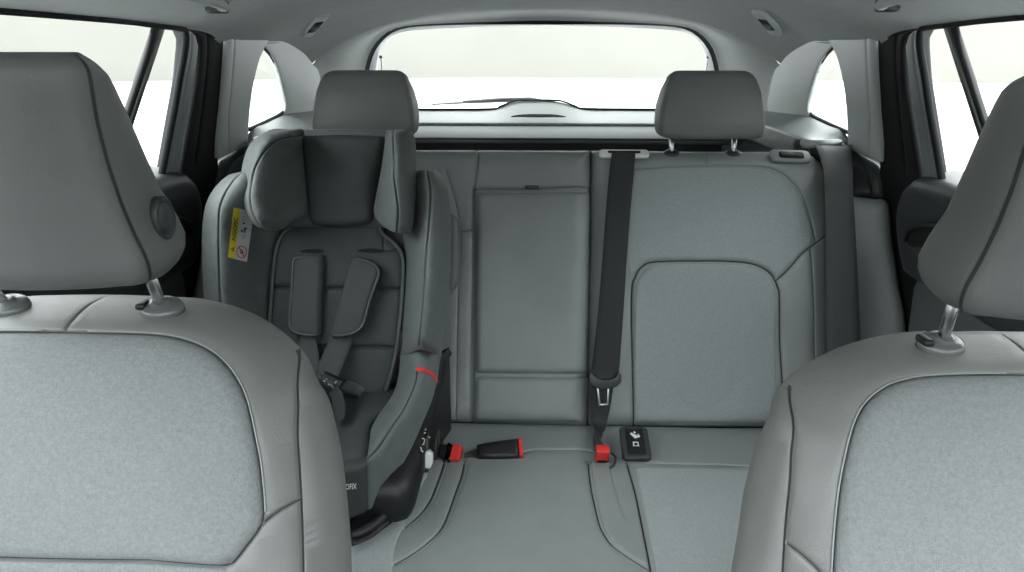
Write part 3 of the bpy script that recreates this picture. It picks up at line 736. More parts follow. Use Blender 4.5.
# seat cushion
zs = .41
def cz(x, y, h=0.0): return atZ(x, y, zs + h)
CO = [(-.66, 1.385), (-.4, 1.39), (0, 1.39), (.4, 1.39), (.66, 1.385), (.685, 1.2), (.685, .92), (.66, .83), (.4, .80), (0, .79), (-.4, .80), (-.66, .83), (-.685, .92), (-.685, 1.2)]
cu = Patch(cr([(x, y, zs - .03) for x, y in CO], True, 6), (0, 0, 1), ctrl=[A([x, y, zs + h]) for x, y, h in ((0, 1.33, .010), (-.3, 1.33, .010), (.4, 1.33, .010), (.64, 1.1, .016), (-.64, 1.1, .016))], ew=.07, ed=.035, res=.014)
for g in ([(443.5, 462), (440, 474), (435.7, 485), (431, 497), (424.5, 507.6), (416, 517), (404, 527)],
          [(464, 462), (461, 476), (456, 490), (447, 515), (440, 529), (428, 541), (412, 553), (393, 564)],
          [(588, 462), (590, 480), (593, 497), (599, 522), (604, 533), (612, 544), (628, 556), (651, 570)]):
    cu.groove(g, .005, .0022)
    cu.groove([(x + (4 if i_ < 99 else 0), y) for i_, (x, y) in enumerate(g)], .002, .0014)
cu.groove([(610, 464), (613, 478), (616, 490), (620, 505), (626, 518)], .0025, .002)
cu.groove([(627, 463), (632, 480), (638, 504), (644, 534), (651, 570), (654, 590)], .006, .0024)
cu.groove([(646, 463), (700, 464), (750, 466), (800, 468)], .004, .002)
cu.groove([(515, 456), (530, 450), (560, 449.5), (584, 449.5), (594, 452)], .005, .003)
cu.groove([(646, 518), (655, 519), (666, 521.5), (700, 524), (760, 527)], .003, .002)
cu.build('seat_cushion', M['leather'], bench, th=.20, taper=.01)
for g in ([(446.5, 464), (443, 476), (438.7, 486), (434, 498), (427.5, 509), (419, 518.5), (406, 529)],
          [(467.5, 464), (464.5, 477), (459.5, 491), (450.5, 516), (443, 531), (431, 543), (415, 555), (397, 565)],
          [(584.5, 466), (586.5, 481), (589.5, 498), (595, 523), (600, 535), (608, 546.5), (625, 559), (648, 572)]):
    MB().tube(cr([cu.px(x, y, .0004) for x, y in g], n=5), .0011, 6).build('stitching', M['stitch'], bench)
fp = [(634, 468), (636, 467), (700, 468), (745, 469.5), (800, 471)]
FPW = [cu.px(*p) for p in fp] + [A([.58, 1.19, zs]), A([.60, 1.0, zs]), A([.585, .885, zs]), A([.45, .87, zs])] + [cu.px(*p) for p in ((656, 585), (655, 570), (648, 534), (642, 504))]
inlay(cu, FPW, 'fabric_panel', M['fabric_rear'], bench, px=False, lift=.002, ew=.008, ed=.006, n=4)
FPL = [mir(p) for p in FPW[1:9]] + [cu.px(*p) for p in ((393, 600), (393, 572), (397, 545), (408, 518), (420, 492), (428, 476))]
FPL[0:4] = [cu.px(428, 472), A([-.30, 1.20, zs]), A([-.45, 1.20, zs]), A([-.56, 1.19, zs])]
inlay(cu, FPL, 'fabric_panel', M['fabric_rear'], bench, px=False, lift=.002, ew=.008, ed=.006, n=4)
MB().box((0, 1.1, .12), (1.30, .5, .22), .02).build('seat_base', M['black'], bench)

# head rests
def rear_headrest(sx, Y, px, dx=0.0):
    def X(p): return atY(*p, Y)
    tab = []
    for y, xl, xr, yf, yb in px:
        a, b_ = atY(xl, y, Y + yf + .008), atY(xr, y, Y + yf + .008); tab.append((a[2], a[0], b_[0], Y + yf, Y + yb))
    if sx < 0: tab = [(z, -b_ + dx, -a + dx, f, k) for z, a, b_, f, k in tab]
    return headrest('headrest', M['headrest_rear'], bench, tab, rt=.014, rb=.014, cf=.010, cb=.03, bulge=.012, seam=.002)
HP = [(138.5, 661, 764, -.035, .065), (124, 660, 765, -.037, .07), (108, 661.5, 764, -.034, .075), (92, 665.5, 761.5, -.028, .07), (80, 670, 757, -.020, .06), (71, 674, 752, -.012, .05)]
hr1 = rear_headrest(1, 1.55, HP); hr2 = rear_headrest(-1, 1.55, HP, -.034)
for hr, sx in ((hr1, 1), (hr2, -1)):
    for (cx, cy), (ex, ey) in (((671.5, 153), (671.3, 137)), ((733.5, 153), (734.5, 137))):
        c = r40.px(cx, cy, .0); e = atY(ex, ey, c[1] - .002)
        if sx < 0: c, e = mir(c) - A([.034, 0, 0]), mir(e) - A([.034, 0, 0])
        d = nrm(e - c)
        MB().tube([c - d * .02, c, e + d * .02], .0055, 12).build('headrest_post', M['chrome'], hr)
        mb = MB().lathe([(.0175, -.004), (.0175, .001), (.014, .004), (.010, .0045), (.008, .006), (.005, .006)], c, (0, -.35, .93), 24, (1, .8)); mb.build('post_collar', M['dark'], bench)
# fold-down release at the outer shoulder of each backrest
for sx in (1, -1):
    c = r40.px(789, 157.5, .003); a = r40.px(769, 157, .003); d = r40.px(809, 158.5, .003); ax = nrm(d - a); upv = nrm(A([0, .75, .5])); L = np.linalg.norm(d - a)
    if sx < 0: c, a, d = mir(c), mir(a), mir(d); ax = nrm(a - d)
    pr = rrect(L, .036, .012, 5)
    o = MB().prism(pr, c - A([0, .0, .0]), ax, np.cross(nrm(A([0, -.6, .8])), ax), .007, .004).build('release_bezel', M['leather'], bench)
    zz = nrm(A([0, -.6, .8])); yy = np.cross(zz, ax)
    MB().prism(rrect(L * .62, .019, .006, 4, .002 * sx), c + zz * .0066, ax, yy, .0012, 0).build('release_recess', M['pit'], o)
    MB().prism(rrect(L * .34, .010, .004, 4, -.007 * sx, .002), c + zz * .0068, ax, yy, .003, .0015).build('release_lever', M['dark'], o)
# anchor cover of the child seat fixing
ic = r40.px(635, 424, .0)
k0, k1 = atZ(635, 461.5, .428), atZ(635, 429.5, .452); a1 = (k0 + k1) / 2 + A([0, 0, .004]); ux = A([1, .0, 0]); uy = nrm((k1 - k0) * A([0, 1, 1])); uz = np.cross(ux, uy)
hgt = np.linalg.norm(k1 - k0); wid = 28 / F * np.linalg.norm((a1 - CAM)) * .98
o = MB().prism(rrect(wid, hgt, .010, 5), a1 - uz * .004, ux, uy, .009, .004).build('anchor_cover', M['dark'], bench, label='black plastic anchor cover with white child seat pictogram')
MB().prism(rrect(wid * .62, hgt * .80, .004, 4), a1 + uz * .0049, ux, uy, .0016, .0006).build('flap', M['black'], o)
t0 = a1 + uz * .0068
def blob(mb, pts, dz=0.0): mb.add([t0 + ux * p[0] + uy * p[1] + uz * dz for p in pts], [tuple(range(len(pts)))])
pm = MB()
def cap2(x0, y0, x1, y1, r):
    a = math.atan2(y1 - y0, x1 - x0); pts = []
    for k in range(9): t = a - math.pi / 2 + math.pi * k / 8; pts.append((x1 + r * math.cos(t), y1 + r * math.sin(t)))
    for k in range(9): t = a + math.pi / 2 + math.pi * k / 8; pts.append((x0 + r * math.cos(t), y0 + r * math.sin(t)))
    return pts
blob(pm, cap2(-.006, .020, .001, .010, .0028)); blob(pm, cap2(.001, .010, .0085, .0135, .0026)); blob(pm, cap2(-.001, .0175, .0045, .0145, .0018)); blob(pm, cap2(.0005, .0235, .0006, .0236, .0026))
blob(pm, cap2(.0072, .019, .0088, .0166, .0012))
for q in (cap2(-.006, -.0125, .006, -.0125, .0009), cap2(-.0045, -.0125, -.0045, -.004, .0012), cap2(.0045, -.0125, .0045, -.004, .0012), cap2(-.0045, -.003, .0045, -.003, .0013)): blob(pm, q)
pm.build('pictogram', M['white'], o, smooth=False)

# upholstered side bolsters between bench and doors
for sx in (1, -1):
    sb = Patch(cr([atY(826, 200, 1.50), atY(850, 196, 1.50), atY(874, 199, 1.475), atY(888, 202, 1.455), atY(892, 235, 1.45), atY(899, 285, 1.43), atY(906, 328, 1.405), (.775, 1.36, .52), (.765, 1.33, .42), (.66, 1.36, .42), (.64, 1.40, .60)], True, 5), (-.35, -.9, .2), ctrl=[atY(868, 240, 1.44), atY(872, 300, 1.42)], ew=.025, ed=.03, res=.016)
    sb.build('side_bolster', M['leather'], bench, sx=sx, th=.07)
# ------------------------------------------------------------------ child seat
NK = rec(18); K0 = A([-.39, 1.27, .75]); XK = -.395
def kp(x, y, off=0.0): return hit(x, y, K0 + NK * off, NK)
def mk_(p): p = A(p, float); return A([2 * XK - p[0], p[1], p[2]])
kid = empty('child_car_seat', (XK, 1.15, .41), 'dark grey child car seat with padded side wings and five point harness', 'child seat')
def tocam(p): return nrm(CAM - A(p))
def text2d(sx_, size):
    c = bpy.data.curves.new('lettering', 'FONT'); c.body = sx_; c.size = size; c.offset = .018; c.resolution_u = 2
    o = bpy.data.objects.new('lettering', c); COL.objects.link(o)
    dg = bpy.context.evaluated_depsgraph_get(); ev = o.evaluated_get(dg); me = ev.to_mesh()
    V = [(v.co.x, v.co.y) for v in me.vertices]; Fc = [tuple(p.vertices) for p in me.polygons]; ev.to_mesh_clear()
    bpy.data.objects.remove(o); bpy.data.curves.remove(c)
    V = A(V); V = V - V.min(0); return V, Fc, V.max(0)

def dense(P): return cr(P, n=4)
# shell behind everything
sh = Patch(cr([kp(x, y, -.045) for x, y in ((250, 172), (330, 165), (420, 172), (440, 182), (447, 210), (447, 300), (438, 350), (425, 400), (410, 430), (240, 430), (222, 400), (214, 340), (208, 260), (210, 215), (225, 184))], True, 4), NK, ew=.04, ed=.03, res=.025)
sh.build('back_shell', M['dark'], kid, th=.05, taper=.02)
# padded sides of the back
lo_ = [(241, 172, .07), (231, 174, .07), (222, 180, .07), (213, 190, .07), (207, 201, .07), (204, 212, .07), (202, 232, .07), (202, 260, .07), (204, 300, .07), (208, 345, .06), (215, 390, .05), (240, 425, .03), (262, 425, .0), (267, 380, .0), (270, 330, .0), (272, 286, .0), (278, 241, .0), (292, 222, .0), (296, 190, .02), (280, 172, .04), (258, 169, .06)]
lct = [(243, 172, .14), (234, 179, .148), (227, 190, .15), (221.5, 202, .15), (219, 215, .15), (219, 250, .15), (221, 300, .145), (226, 350, .13), (245, 230, .075), (245, 290, .07), (250, 350, .06), (262, 250, .03), (210, 230, .12), (211, 290, .12)]
lb = Patch(cr([kp(*p) for p in lo_], True, 4), nrm(NK + A([.35, 0, 0])), ctrl=dense([kp(*p) for p in lct[:8]]) + [kp(*p) for p in lct[8:]], ew=.016, ed=.014, res=.011)
lb.groove([(243, 173), (234, 180), (227, 190), (221.5, 202), (219, 215), (218.5, 250), (220, 300), (224, 350)], .0065, .0019)
lb.build('side_bolster', M['kid'], kid, th=.04, taper=.012)
ro_ = [(420, 170.5, .09), (432, 169, .09), (439, 172.5, .09), (444, 179, .09), (448.5, 190, .09), (450.5, 205, .09), (451, 240, .09), (450.5, 280, .09), (447, 315, .085), (440.5, 352, .08), (430, 352, .09), (419, 350, .09), (410, 354, .05), (400, 360, .015), (401, 340, .0), (403, 300, .0), (405.5, 262, .0), (403, 240, .0), (404, 210, .02), (408, 182, .05), (413, 173, .07)]
rct = [(427.5, 173, .15), (430, 184, .155), (430.5, 195, .155), (429, 225, .155), (426, 257, .155), (423.5, 300, .15), (420, 340, .14), (413, 260, .075), (412, 320, .07), (415, 220, .085), (441, 220, .135), (441, 280, .135), (434, 330, .12)]
rb_ = Patch(cr([kp(*p) for p in ro_], True, 4), nrm(NK + A([.12, 0, 0])), ctrl=dense([kp(*p) for p in rct[:7]]) + dense([kp(*p) for p in ((415, 200, .085), (414.5, 240, .078), (413, 280, .075), (411.5, 320, .07))]) + dense([kp(*p) for p in ((441, 195, .135), (441.5, 240, .137), (440.5, 285, .135), (434, 330, .125))]), ew=.016, ed=.014, res=.011)
rb_.groove([(427.5, 171), (430, 184), (430.7, 195), (429, 225), (426, 257), (423, 300), (419.5, 345)], .0065, .0019)
rb_.build('side_bolster', M['kid'], kid, th=.04, taper=.012)
# body pad with piping
ln = [(279, 240), (286, 230), (297, 224), (320, 221), (375, 221), (384, 233), (393, 240.5), (400, 247), (404, 255), (405.5, 268), (404.5, 290), (402.6, 314), (399, 345), (394, 370), (388, 392), (370, 400), (330, 402), (285, 400), (271, 385), (269.5, 345), (270, 314), (272, 286), (274.5, 258)]
lp_ = Patch(cr([kp(x, y, .012) for x, y in ln], True, 4), NK, ctrl=[kp(335, 300, .026), kp(335, 240, .03), kp(300, 300, .022), kp(380, 300, .022), kp(335, 370, .028)], ew=.018, ed=.014, res=.011)
for yy in (287, 346): lp_.groove([(268, yy), (300, yy + .5), (340, yy + 1), (380, yy + 1.5), (406, yy + 2)], .007, .003)
lp_.groove([(383, 222), (383.5, 240), (383, 252)], .003, .0014)
lp_.groove([(384, 251), (393, 251), (402, 246)], .003, .0014)
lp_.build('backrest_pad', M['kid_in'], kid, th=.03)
pp_ = [lp_.px(x, y, .003) for x, y in [(297, 226), (286, 232), (279.5, 242), (275.5, 258), (273, 286), (271, 314), (270.5, 345), (272, 384)]]
MB().tube(cr(pp_, n=5), .0042, 8).build('piping', M['piping'], kid)
pp_ = [lp_.px(x, y, .003) for x, y in [(377, 224), (384, 234.5), (392.5, 241.5), (399, 248.5), (402.6, 256), (404, 268), (403, 290), (401.2, 314), (397.5, 345), (392.5, 369), (386, 391)]]
MB().tube(cr(pp_, n=5), .0042, 8).build('piping', M['piping'], kid)
for sl in ([(300, 252), (305, 249.5), (313, 249), (321, 249.3), (324, 252), (313, 253.5)], [(357, 251), (364, 248.8), (372, 248.5), (380, 249.3), (384, 251.5), (372, 253)]):
    inlay(lp_, sl, 'strap_slot', M['pit'], kid, lift=.0012, ew=.002, ed=.001, th=.004, res=.006)

sip = Patch(cr([kp(x, y, .03) for x, y in ((446, 214), (453, 214.5), (457, 219), (459, 228), (459, 270), (457, 284), (452, 290), (446, 290))], True, 4), NK, ew=.008, ed=.010, res=.010)
sip.build('side_impact_pad', M['mid'], kid, th=.04)
# head support
hs = Patch(cr([kp(x, y, .02) for x, y in ((266, 133), (300, 130), (340, 129.5), (390, 129.8), (410, 133), (413, 170), (410, 222), (380, 228), (310, 228), (268, 224), (256, 180))], True, 5), NK, ctrl=[kp(340, 170, .045)], ew=.02, ed=.018, res=.014)
hs.build('head_shell', M['kid'], kid, th=.05, taper=.01)
hc = Patch(cr([kp(x, y, .042) for x, y in ((302, 138), (312, 136), (340, 135), (375, 136), (385, 138.5), (383, 158), (379.5, 178), (375, 200), (373.5, 213), (371, 222), (357, 226), (340, 227), (322, 226.5), (312, 223), (309, 211), (306.5, 185), (304.5, 165))], True, 4), NK, ctrl=[kp(342, 180, .068), kp(315, 180, .064), kp(372, 180, .064)], ew=.014, ed=.014, res=.011)
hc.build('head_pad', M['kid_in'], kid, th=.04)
wl = [(304, 130, .06), (290, 129.7, .08), (275, 130.3, .10), (266, 132, .11), (258, 136.5, .11), (252, 142, .11), (247, 150, .11), (243, 162, .11), (241, 176, .11), (240.8, 190, .11), (242, 203, .11), (245.5, 212, .11), (250, 220, .11), (257, 226.5, .11), (266, 229.8, .11), (276, 231, .11), (284, 228, .10), (291, 222, .09), (300, 218.5, .07), (309, 213, .05), (307, 190, .05), (304.5, 165, .05), (302.5, 145, .05)]
wc = [(291, 136, .135), (275, 140.5, .165), (266, 149, .175), (260.5, 157, .18), (255, 168, .18), (252, 180, .18), (250.5, 199, .18), (254, 216, .17), (261, 226, .15), (280, 180, .125), (278, 210, .115), (285, 155, .115), (295, 190, .085), (297, 160, .08), (246, 185, .15), (249, 160, .15)]
hw = Patch(cr([kp(*p) for p in wl], True, 4), nrm(NK + A([.3, 0, 0])), ctrl=dense([kp(*p) for p in wc[:9]]) + [kp(*p) for p in wc[9:]], ew=.016, ed=.014, res=.010)
hw.groove([(302, 134), (291, 136), (281, 138.5), (273, 142.5), (266, 149), (260.5, 157), (255, 168), (252, 180), (250.3, 192), (250.5, 201), (252, 211), (255.5, 219), (261, 227)], .0065, .0019)
hw.build('head_wing', M['kid'], kid, th=.03, taper=.01)
wr = [(386, 131, .06), (395, 129.5, .09), (404, 129.3, .12), (410, 130.5, .12), (414.5, 136, .12), (416, 148, .12), (416.5, 170, .12), (415.8, 195, .12), (414, 218, .12), (412, 230, .12), (408, 233.5, .12), (398, 233, .12), (391, 231, .10), (383, 226, .08), (376.5, 219, .06), (373.5, 211, .05), (375.5, 198, .05), (379.5, 178, .05), (383, 157, .05), (385, 140, .05)]
wrc = [(393.5, 136, .155), (393.5, 150, .165), (394, 176, .175), (396.5, 195, .175), (398, 208, .17), (397.5, 228, .145), (384, 200, .10), (387, 170, .105), (385, 215, .10), (407, 170, .165), (407, 205, .16), (405, 140, .15)]
hw2 = Patch(cr([kp(*p) for p in wr], True, 4), nrm(NK + A([.1, 0, 0])), ctrl=dense([kp(*p) for p in wrc[:6]]) + [kp(*p) for p in wrc[6:]], ew=.014, ed=.013, res=.010)
hw2.groove([(393.5, 131), (393.3, 145), (394, 176), (396.5, 195), (398, 206), (398, 218), (397, 232)], .0065, .0019)
hw2.build('head_wing', M['kid'], kid, th=.03, taper=.01)

# shoulder pads and harness
for out, pip in (
    ([(292, 262), (295, 257.5), (302, 256), (313, 255), (322, 254.8), (324, 262), (322, 300), (320.5, 334), (314, 337), (304, 336.5), (294.5, 334.5), (288.5, 329), (288, 318), (290.5, 290)], [(323, 256), (313, 256.5), (303, 257.5), (296, 259), (293.5, 263), (292, 290), (289.5, 318), (290, 327.5), (295.5, 332.5), (304, 334.5), (314, 335), (320, 333)]),
    ([(353, 257.5), (358, 256.5), (366, 258.5), (374, 262), (379, 266.5), (381, 273), (379, 281), (372, 300), (366.5, 322), (362, 330), (355.5, 335), (345, 337.5), (334, 338), (331, 335), (333, 327), (342, 295), (348, 270)], [(355, 258), (366, 260.5), (373.5, 264), (377.5, 268), (379, 273), (377, 281), (370, 300), (364.5, 321), (360.5, 328), (354.5, 332.5), (345, 335), (333, 335.5)])):
    q = Patch(cr([kp(x, y, .036) for x, y in out], True, 4), NK, ctrl=[], ew=.012, ed=.014, res=.008)
    o = q.build('shoulder_pad', M['harness'], kid, th=.012)
    MB().tube(cr([q.px(x, y, .0008) for x, y in pip], n=4), .0026, 8).build('piping', M['piping'], o)
def strap(px, off0, off1, name='harness_strap', par=kid, m=None):
    n = len(px); P = [kp(x, y, off0 + (off1 - off0) * i / (n - 1)) for i, (x, y, w) in enumerate(px)]
    a = []
    for i in range(n):
        t = nrm(P[min(i + 1, n - 1)] - P[max(i - 1, 0)]); a.append(nrm(np.cross(t, NK)))
    wd = [w * np.linalg.norm(P[i] - CAM) / F for i, (x, y, w) in enumerate(px)]
    return MB().ribbon(P, wd, a, [NK] * n, .002).build(name, m or M['harness'], par)
strap([(305.5, 333, 9), (307, 345, 9.5), (310, 362, 9.5), (316, 382, 9.5), (324, 398, 9)], .030, .075)
strap([(343, 334, 11), (338, 348, 11), (332, 362, 11), (326, 376, 11), (324, 394, 10)], .030, .08)
# buckle with chrome tongue and crotch strap
c = kp(331, 383, .088); bx = MB().box(c, (.042, .018, .030), .005, X=(.9, 0, -.45), Y=NK); o = bx.build('harness_buckle', M['black'], kid)
MB().box(c + NK * .010, (.018, .006, .014), .003, X=(.9, 0, -.45), Y=NK).build('release_button', M['dark'], o)
for (a_, b_) in (((318, 376), (330, 385)), ((337, 381), (330, 386)), ((322, 372), (334, 389))):
    MB().tube([kp(*a_, .094), kp(*b_, .100)], .0022, 8).build('steel_tongue', M['steel'], o)
strap([(344, 384, 5), (352, 388, 6), (362, 393, 6)], .07, .05, 'hip_strap')
strap([(332, 388, 6), (337, 396, 6.5), (339, 408, 6.5), (338, 420, 6)], .09, .15, 'crotch_strap', m=M['belt'])

# seat pad, thigh sides, front
pad = Patch(cr([atZ(340, 466, .555), atZ(369, 460, .555), atZ(371, 440, .56), atZ(376, 424, .565), (-.262, 1.13, .565), (-.27, 1.22, .56), (-.39, 1.25, .56), (-.52, 1.22, .56), (-.53, 1.1, .565), (-.525, 1.0, .56), (-.51, .962, .555), (-.42, .955, .555)], True, 4), (0, -.15, 1), ctrl=[A([-.395, 1.08, .566]), A([-.395, 1.0, .568])], ew=.02, ed=.016, res=.014)
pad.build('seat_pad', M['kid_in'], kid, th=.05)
th_o = [(401, 357, 1.205), (410, 351, 1.20), (419, 348.5, 1.195), (430, 350, 1.20), (440.5, 352, 1.205), (439, 366, 1.18), (437, 381, 1.155), (433, 397, 1.13), (428, 410, 1.11), (420, 429, 1.085), (413, 445, 1.065), (404, 462, 1.04), (395, 478, 1.015), (383, 494, .99), (369, 510, .968), (367, 490, .962), (367, 461, .966), (368, 452, .985), (369.5, 440, 1.02), (371.5, 428, 1.05), (379, 414, 1.09), (390, 399, 1.13), (396, 386, 1.165), (399, 372, 1.19)]
th_c = [(419, 352, 1.165), (417.5, 372, 1.125), (411, 395, 1.08), (403, 411, 1.055), (394, 424, 1.03), (385, 438, 1.0), (377, 449.5, .978), (407, 375, 1.15), (392, 410, 1.09), (429, 372, 1.14), (424, 400, 1.10), (410, 425, 1.06), (395, 450, 1.02), (380, 475, .975)]
TO = cr([atY(*p) for p in th_o], True, 4); TC = dense([atY(*p) for p in th_c[:7]]) + [atY(*p) for p in th_c[7:]]; TN = tocam([-.22, 1.08, .60])
tb = Patch(TO, TN, ctrl=TC, ew=.010, ed=.008, res=.010)
tb.groove([(417.5, 371), (416, 382), (411, 395), (403, 411), (394, 424), (385, 438), (377, 449.5), (368, 459)], .005, .0016)
tb.build('thigh_bolster', M['kid'], kid, th=.05, taper=.004)
tl = Patch([mk_(p) for p in TO], TN * A([-1, 1, 1]), ctrl=[mk_(p) for p in TC], ew=.010, ed=.008, res=.014)
tl.build('thigh_bolster', M['kid'], kid, th=.05, taper=.004)
inlay(tb, [(416, 368.3), (420, 367.8), (426, 368.8), (432, 371.6), (436, 376), (438.2, 381), (437.2, 383), (434.4, 379), (430.5, 375), (425, 372.3), (420, 371.3), (416, 371.2)], 'pull_loop', M['red'], kid, lift=.002, ew=.002, ed=.001, th=.004, res=.005, label='red fabric pull loop')
fo_ = [atY(*p) for p in ((369, 461, .966), (369, 485, .962), (368, 511, .962), (352, 518, .955), (330, 521, .95))]
fo_ = fo_ + [A([XK, fo_[-1][1] - .004, fo_[-1][2]])] + [mk_(p) for p in reversed(fo_)] + [A([XK, .952, .553])] + [atY(342, 466.5, .958)]
fp_ = Patch(fo_, (0, -1, .1), ctrl=[A([XK, .94, .50])], ew=.012, ed=.010, res=.012)
fp_.groove([(369, 458), (368, 485), (366, 512)], .003, .0015)
fp_.build('front_panel', M['kid_dark'], kid, th=.06)
def decal(patch, V2, Fc, fn, name, m, par, off=.0012):
    return MB().add([patch.px(*fn(v), off) for v in V2], Fc).build(name, m, par, smooth=False)
V2, Fc, ex = text2d('OFIX', 1.0)
decal(fp_, V2, Fc, lambda v: (345.8 + 11.2 * v[0] / ex[0], 489.2 - .8 * v[0] / ex[0] - 5.8 * v[1] / ex[1]), 'lettering', M['label_white'], kid, .002)

# base that stands on the bench
lowp_ = [atZ(x, y, .436) for x, y in ((352, 547), (372, 538), (392, 523), (408, 501), (419, 480), (431, 460), (441, 444))]
bs_o = [atY(441, 356, 1.225), atY(437, 384, 1.175), atY(428, 411, 1.125), atY(413, 446, 1.08), atY(395, 479, 1.03), atY(369, 512, .985), atY(350, 519, .97)] + lowp_ + [A([-.19, 1.30, .43]), A([-.19, 1.31, .62])]
bs = Patch(bs_o, TN, ctrl=[atY(405, 490, 1.05)], ew=.008, ed=.006, res=.014)
bs.build('base', M['black'], kid, th=.03, taper=.01)
MB().box((XK, 1.15, .475), (.36, .36, .09), .03).build('base', M['black'], kid)
MB().box((XK, 1.28, .56), (.34, .12, .28), .03).build('base', M['black'], kid)
gp_ = cr([bs.px(x, y, .006) for x, y in ((352, 535), (362, 531), (374, 524), (386, 513), (396, 500), (404, 487), (411, 474))], n=5)
MB().tube(gp_, [.006 + .004 * math.sin(math.pi * i / (len(gp_) - 1)) for i in range(len(gp_))], 10).build('release_handle', M['black'], kid)
# fixing arm with white knob at the side
MB().box(atY(435.5, 441, 1.235), (.024, .10, .055), .004, X=(1, 0, 0), Y=(0, .9, -.3)).build('fixing_arm', M['black'], kid)
for x in (431.5, 439): MB().box(atY(x, 437, 1.18), (.0015, .004, .03), .0006).build('fixing_arm_edge', M['mid'], kid)
MB().prism([(-.010, -.016), (.004, -.017), (.0085, -.008), (.0085, .010), (.002, .017), (-.006, .015), (-.0105, .004)], atY(429, 457.5, 1.13), (1, 0, 0), (0, .25, 1), .016, .004).build('adjuster_knob', M['knob'], kid, label='white adjuster knob')
mbm = MB()
rnd = random.Random(3)
for i, (x, y) in enumerate(((424.6, 430), (424.4, 433), (423.2, 438.5), (424.5, 441), (423.5, 444), (421, 448.5), (422, 451), (419.6, 456), (420.8, 458), (417.2, 461.5), (416, 465), (429, 437))):
    a = rnd.uniform(-1.2, 1.2); L = rnd.uniform(1.1, 2.0); w_ = .55
    q = [(-L, -w_), (L, -w_), (L, w_), (-L, w_)]
    mbm.add([atY(x + u * math.cos(a) - v * math.sin(a), y + u * math.sin(a) + v * math.cos(a), 1.112 - (y - 440) * .0009) for u, v in q], [(0, 1, 2, 3)])
mbm.build('printed_marks', M['label_white'], kid, smooth=False)
MB().box(atY(420.5, 448, 1.135), (.034, .012, .09), .004, X=(1, 0, 0), Y=(.0, .88, -.45)).build('side_plate', M['black'], kid)

# warning tag sewn to the left side pad
CT = dict(tl=(233.7, 207.6), tr=(254, 212), br=(247, 262), bl=(228, 257.3))
def tagpt(s_, t): # s across from the yellow side, t from bottom to top
    b_ = A(CT['bl']) * (1 - s_) + A(CT['br']) * s_; u = A(CT['tl']) * (1 - s_) + A(CT['tr']) * s_; return tuple(b_ * (1 - t) + u * t)
def taggrid(s0, s1, t0, t1, off, n=17):
    return [[lb.px(*tagpt(s0 + (s1 - s0) * i / (n - 1), t0 + (t1 - t0) * j / (n - 1)), off) for i in range(n)] for j in range(n)]
tag_ = MB().grid(taggrid(0, 1, 0, 1, .0022)).build('warning_label', M['label_white'], kid, label='yellow and white warning tag')
MB().grid(taggrid(0, .36, 0, 1, .0027)).build('yellow_stripe', M['yellow'], tag_)
V2, Fc, ex = text2d('AIGOFIC', 1.0)
decal(lb, V2, Fc, lambda v: tagpt(.29 - .20 * v[1] / ex[1], .34 + .47 * v[0] / ex[0]), 'lettering', M['ink'], tag_, .0045)
tri = [(.26, .13), (.26, .23), (.10, .18)]; decal(lb, tri, [(0, 1, 2)], lambda v: tagpt(*v), 'warning_triangle', M['ink'], tag_, .0042)
decal(lb, [(.235, .172), (.235, .188), (.15, .188), (.15, .172)], [(0, 1, 2, 3)], lambda v: tagpt(*v), 'exclamation_mark', M['yellow'], tag_, .0048)
cs, ct_ = .67, .17
ringV = []; ringF = []; n = 28
for k in range(n):
    a = 2 * math.pi * k / n
    for r in (1.0, .84): ringV.append((cs + .27 * r * math.cos(a), ct_ + .125 * r * math.sin(a)))
for k in range(n): j = (k + 1) % n; ringF.append((2 * k, 2 * j, 2 * j + 1, 2 * k + 1))
b0 = len(ringV); d = math.sqrt(.5) * .9
for sgn_, in ((1,), (-1,)): pass
ringV += [(cs - .27 * d - .03, ct_ + .125 * d), (cs - .27 * d + .03, ct_ + .125 * d + .008), (cs + .27 * d + .03, ct_ - .125 * d), (cs + .27 * d - .03, ct_ - .125 * d - .008)]; ringF.append((b0, b0 + 1, b0 + 2, b0 + 3))
decal(lb, ringV, ringF, lambda v: tagpt(*v), 'prohibition_ring', M['redink'], tag_, .0046)
bl_ = []; bf = []
def blb(s0, s1, t0, t1):
    b0 = len(bl_); bl_.extend([(s0, t0), (s1, t0), (s1, t1), (s0, t1)]); bf.append((b0, b0 + 1, b0 + 2, b0 + 3))
for q in ((.58, .68, .18, .215), (.66, .76, .15, .185), (.60, .66, .13, .16), (.62, .78, .62, .655), (.50, .60, .56, .60), (.66, .72, .55, .62), (.56, .80, .49, .495), (.56, .80, .46, .465), (.56, .74, .43, .435), (.52, .66, .72, .75), (.5, .74, .78, .785), (.5, .74, .82, .825), (.5, .74, .86, .865)): blb(*q)
decal(lb, bl_, bf, lambda v: tagpt(*v), 'pictograms', M['ink'], tag_, .0040)
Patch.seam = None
# ------------------------------------------------------------------ belts and buckles
def band(pts, off_fn, name, m, par, nr, th=.0016, smooth=4):
    P = [off_fn(*p) for p in pts]; W = [p[2] * np.linalg.norm(P[i] - CAM) / F for i, p in enumerate(pts)]
    Q = cr([np.r_[P[i], W[i]] for i in range(len(P))], n=smooth); n = len(Q); a = []
    for i in range(n):
        t = nrm(Q[min(i + 1, n - 1)][:3] - Q[max(i - 1, 0)][:3]); a.append(nrm(np.cross(t, nr)))
    nn = [nrm(np.cross(a[i], nrm(Q[min(i + 1, n - 1)][:3] - Q[max(i - 1, 0)][:3]))) for i in range(n)]
    return MB().ribbon([q[:3] for q in Q], [q[3] for q in Q], a, nn, th).build(name, m, par)
cb = empty('seat_belt', bp(606, 424), 'black centre seat belt hanging down in front of the rear backrest beside the armrest', 'seat belt', 'seat belts of the rear bench')
c = bp(624, 154, .006)
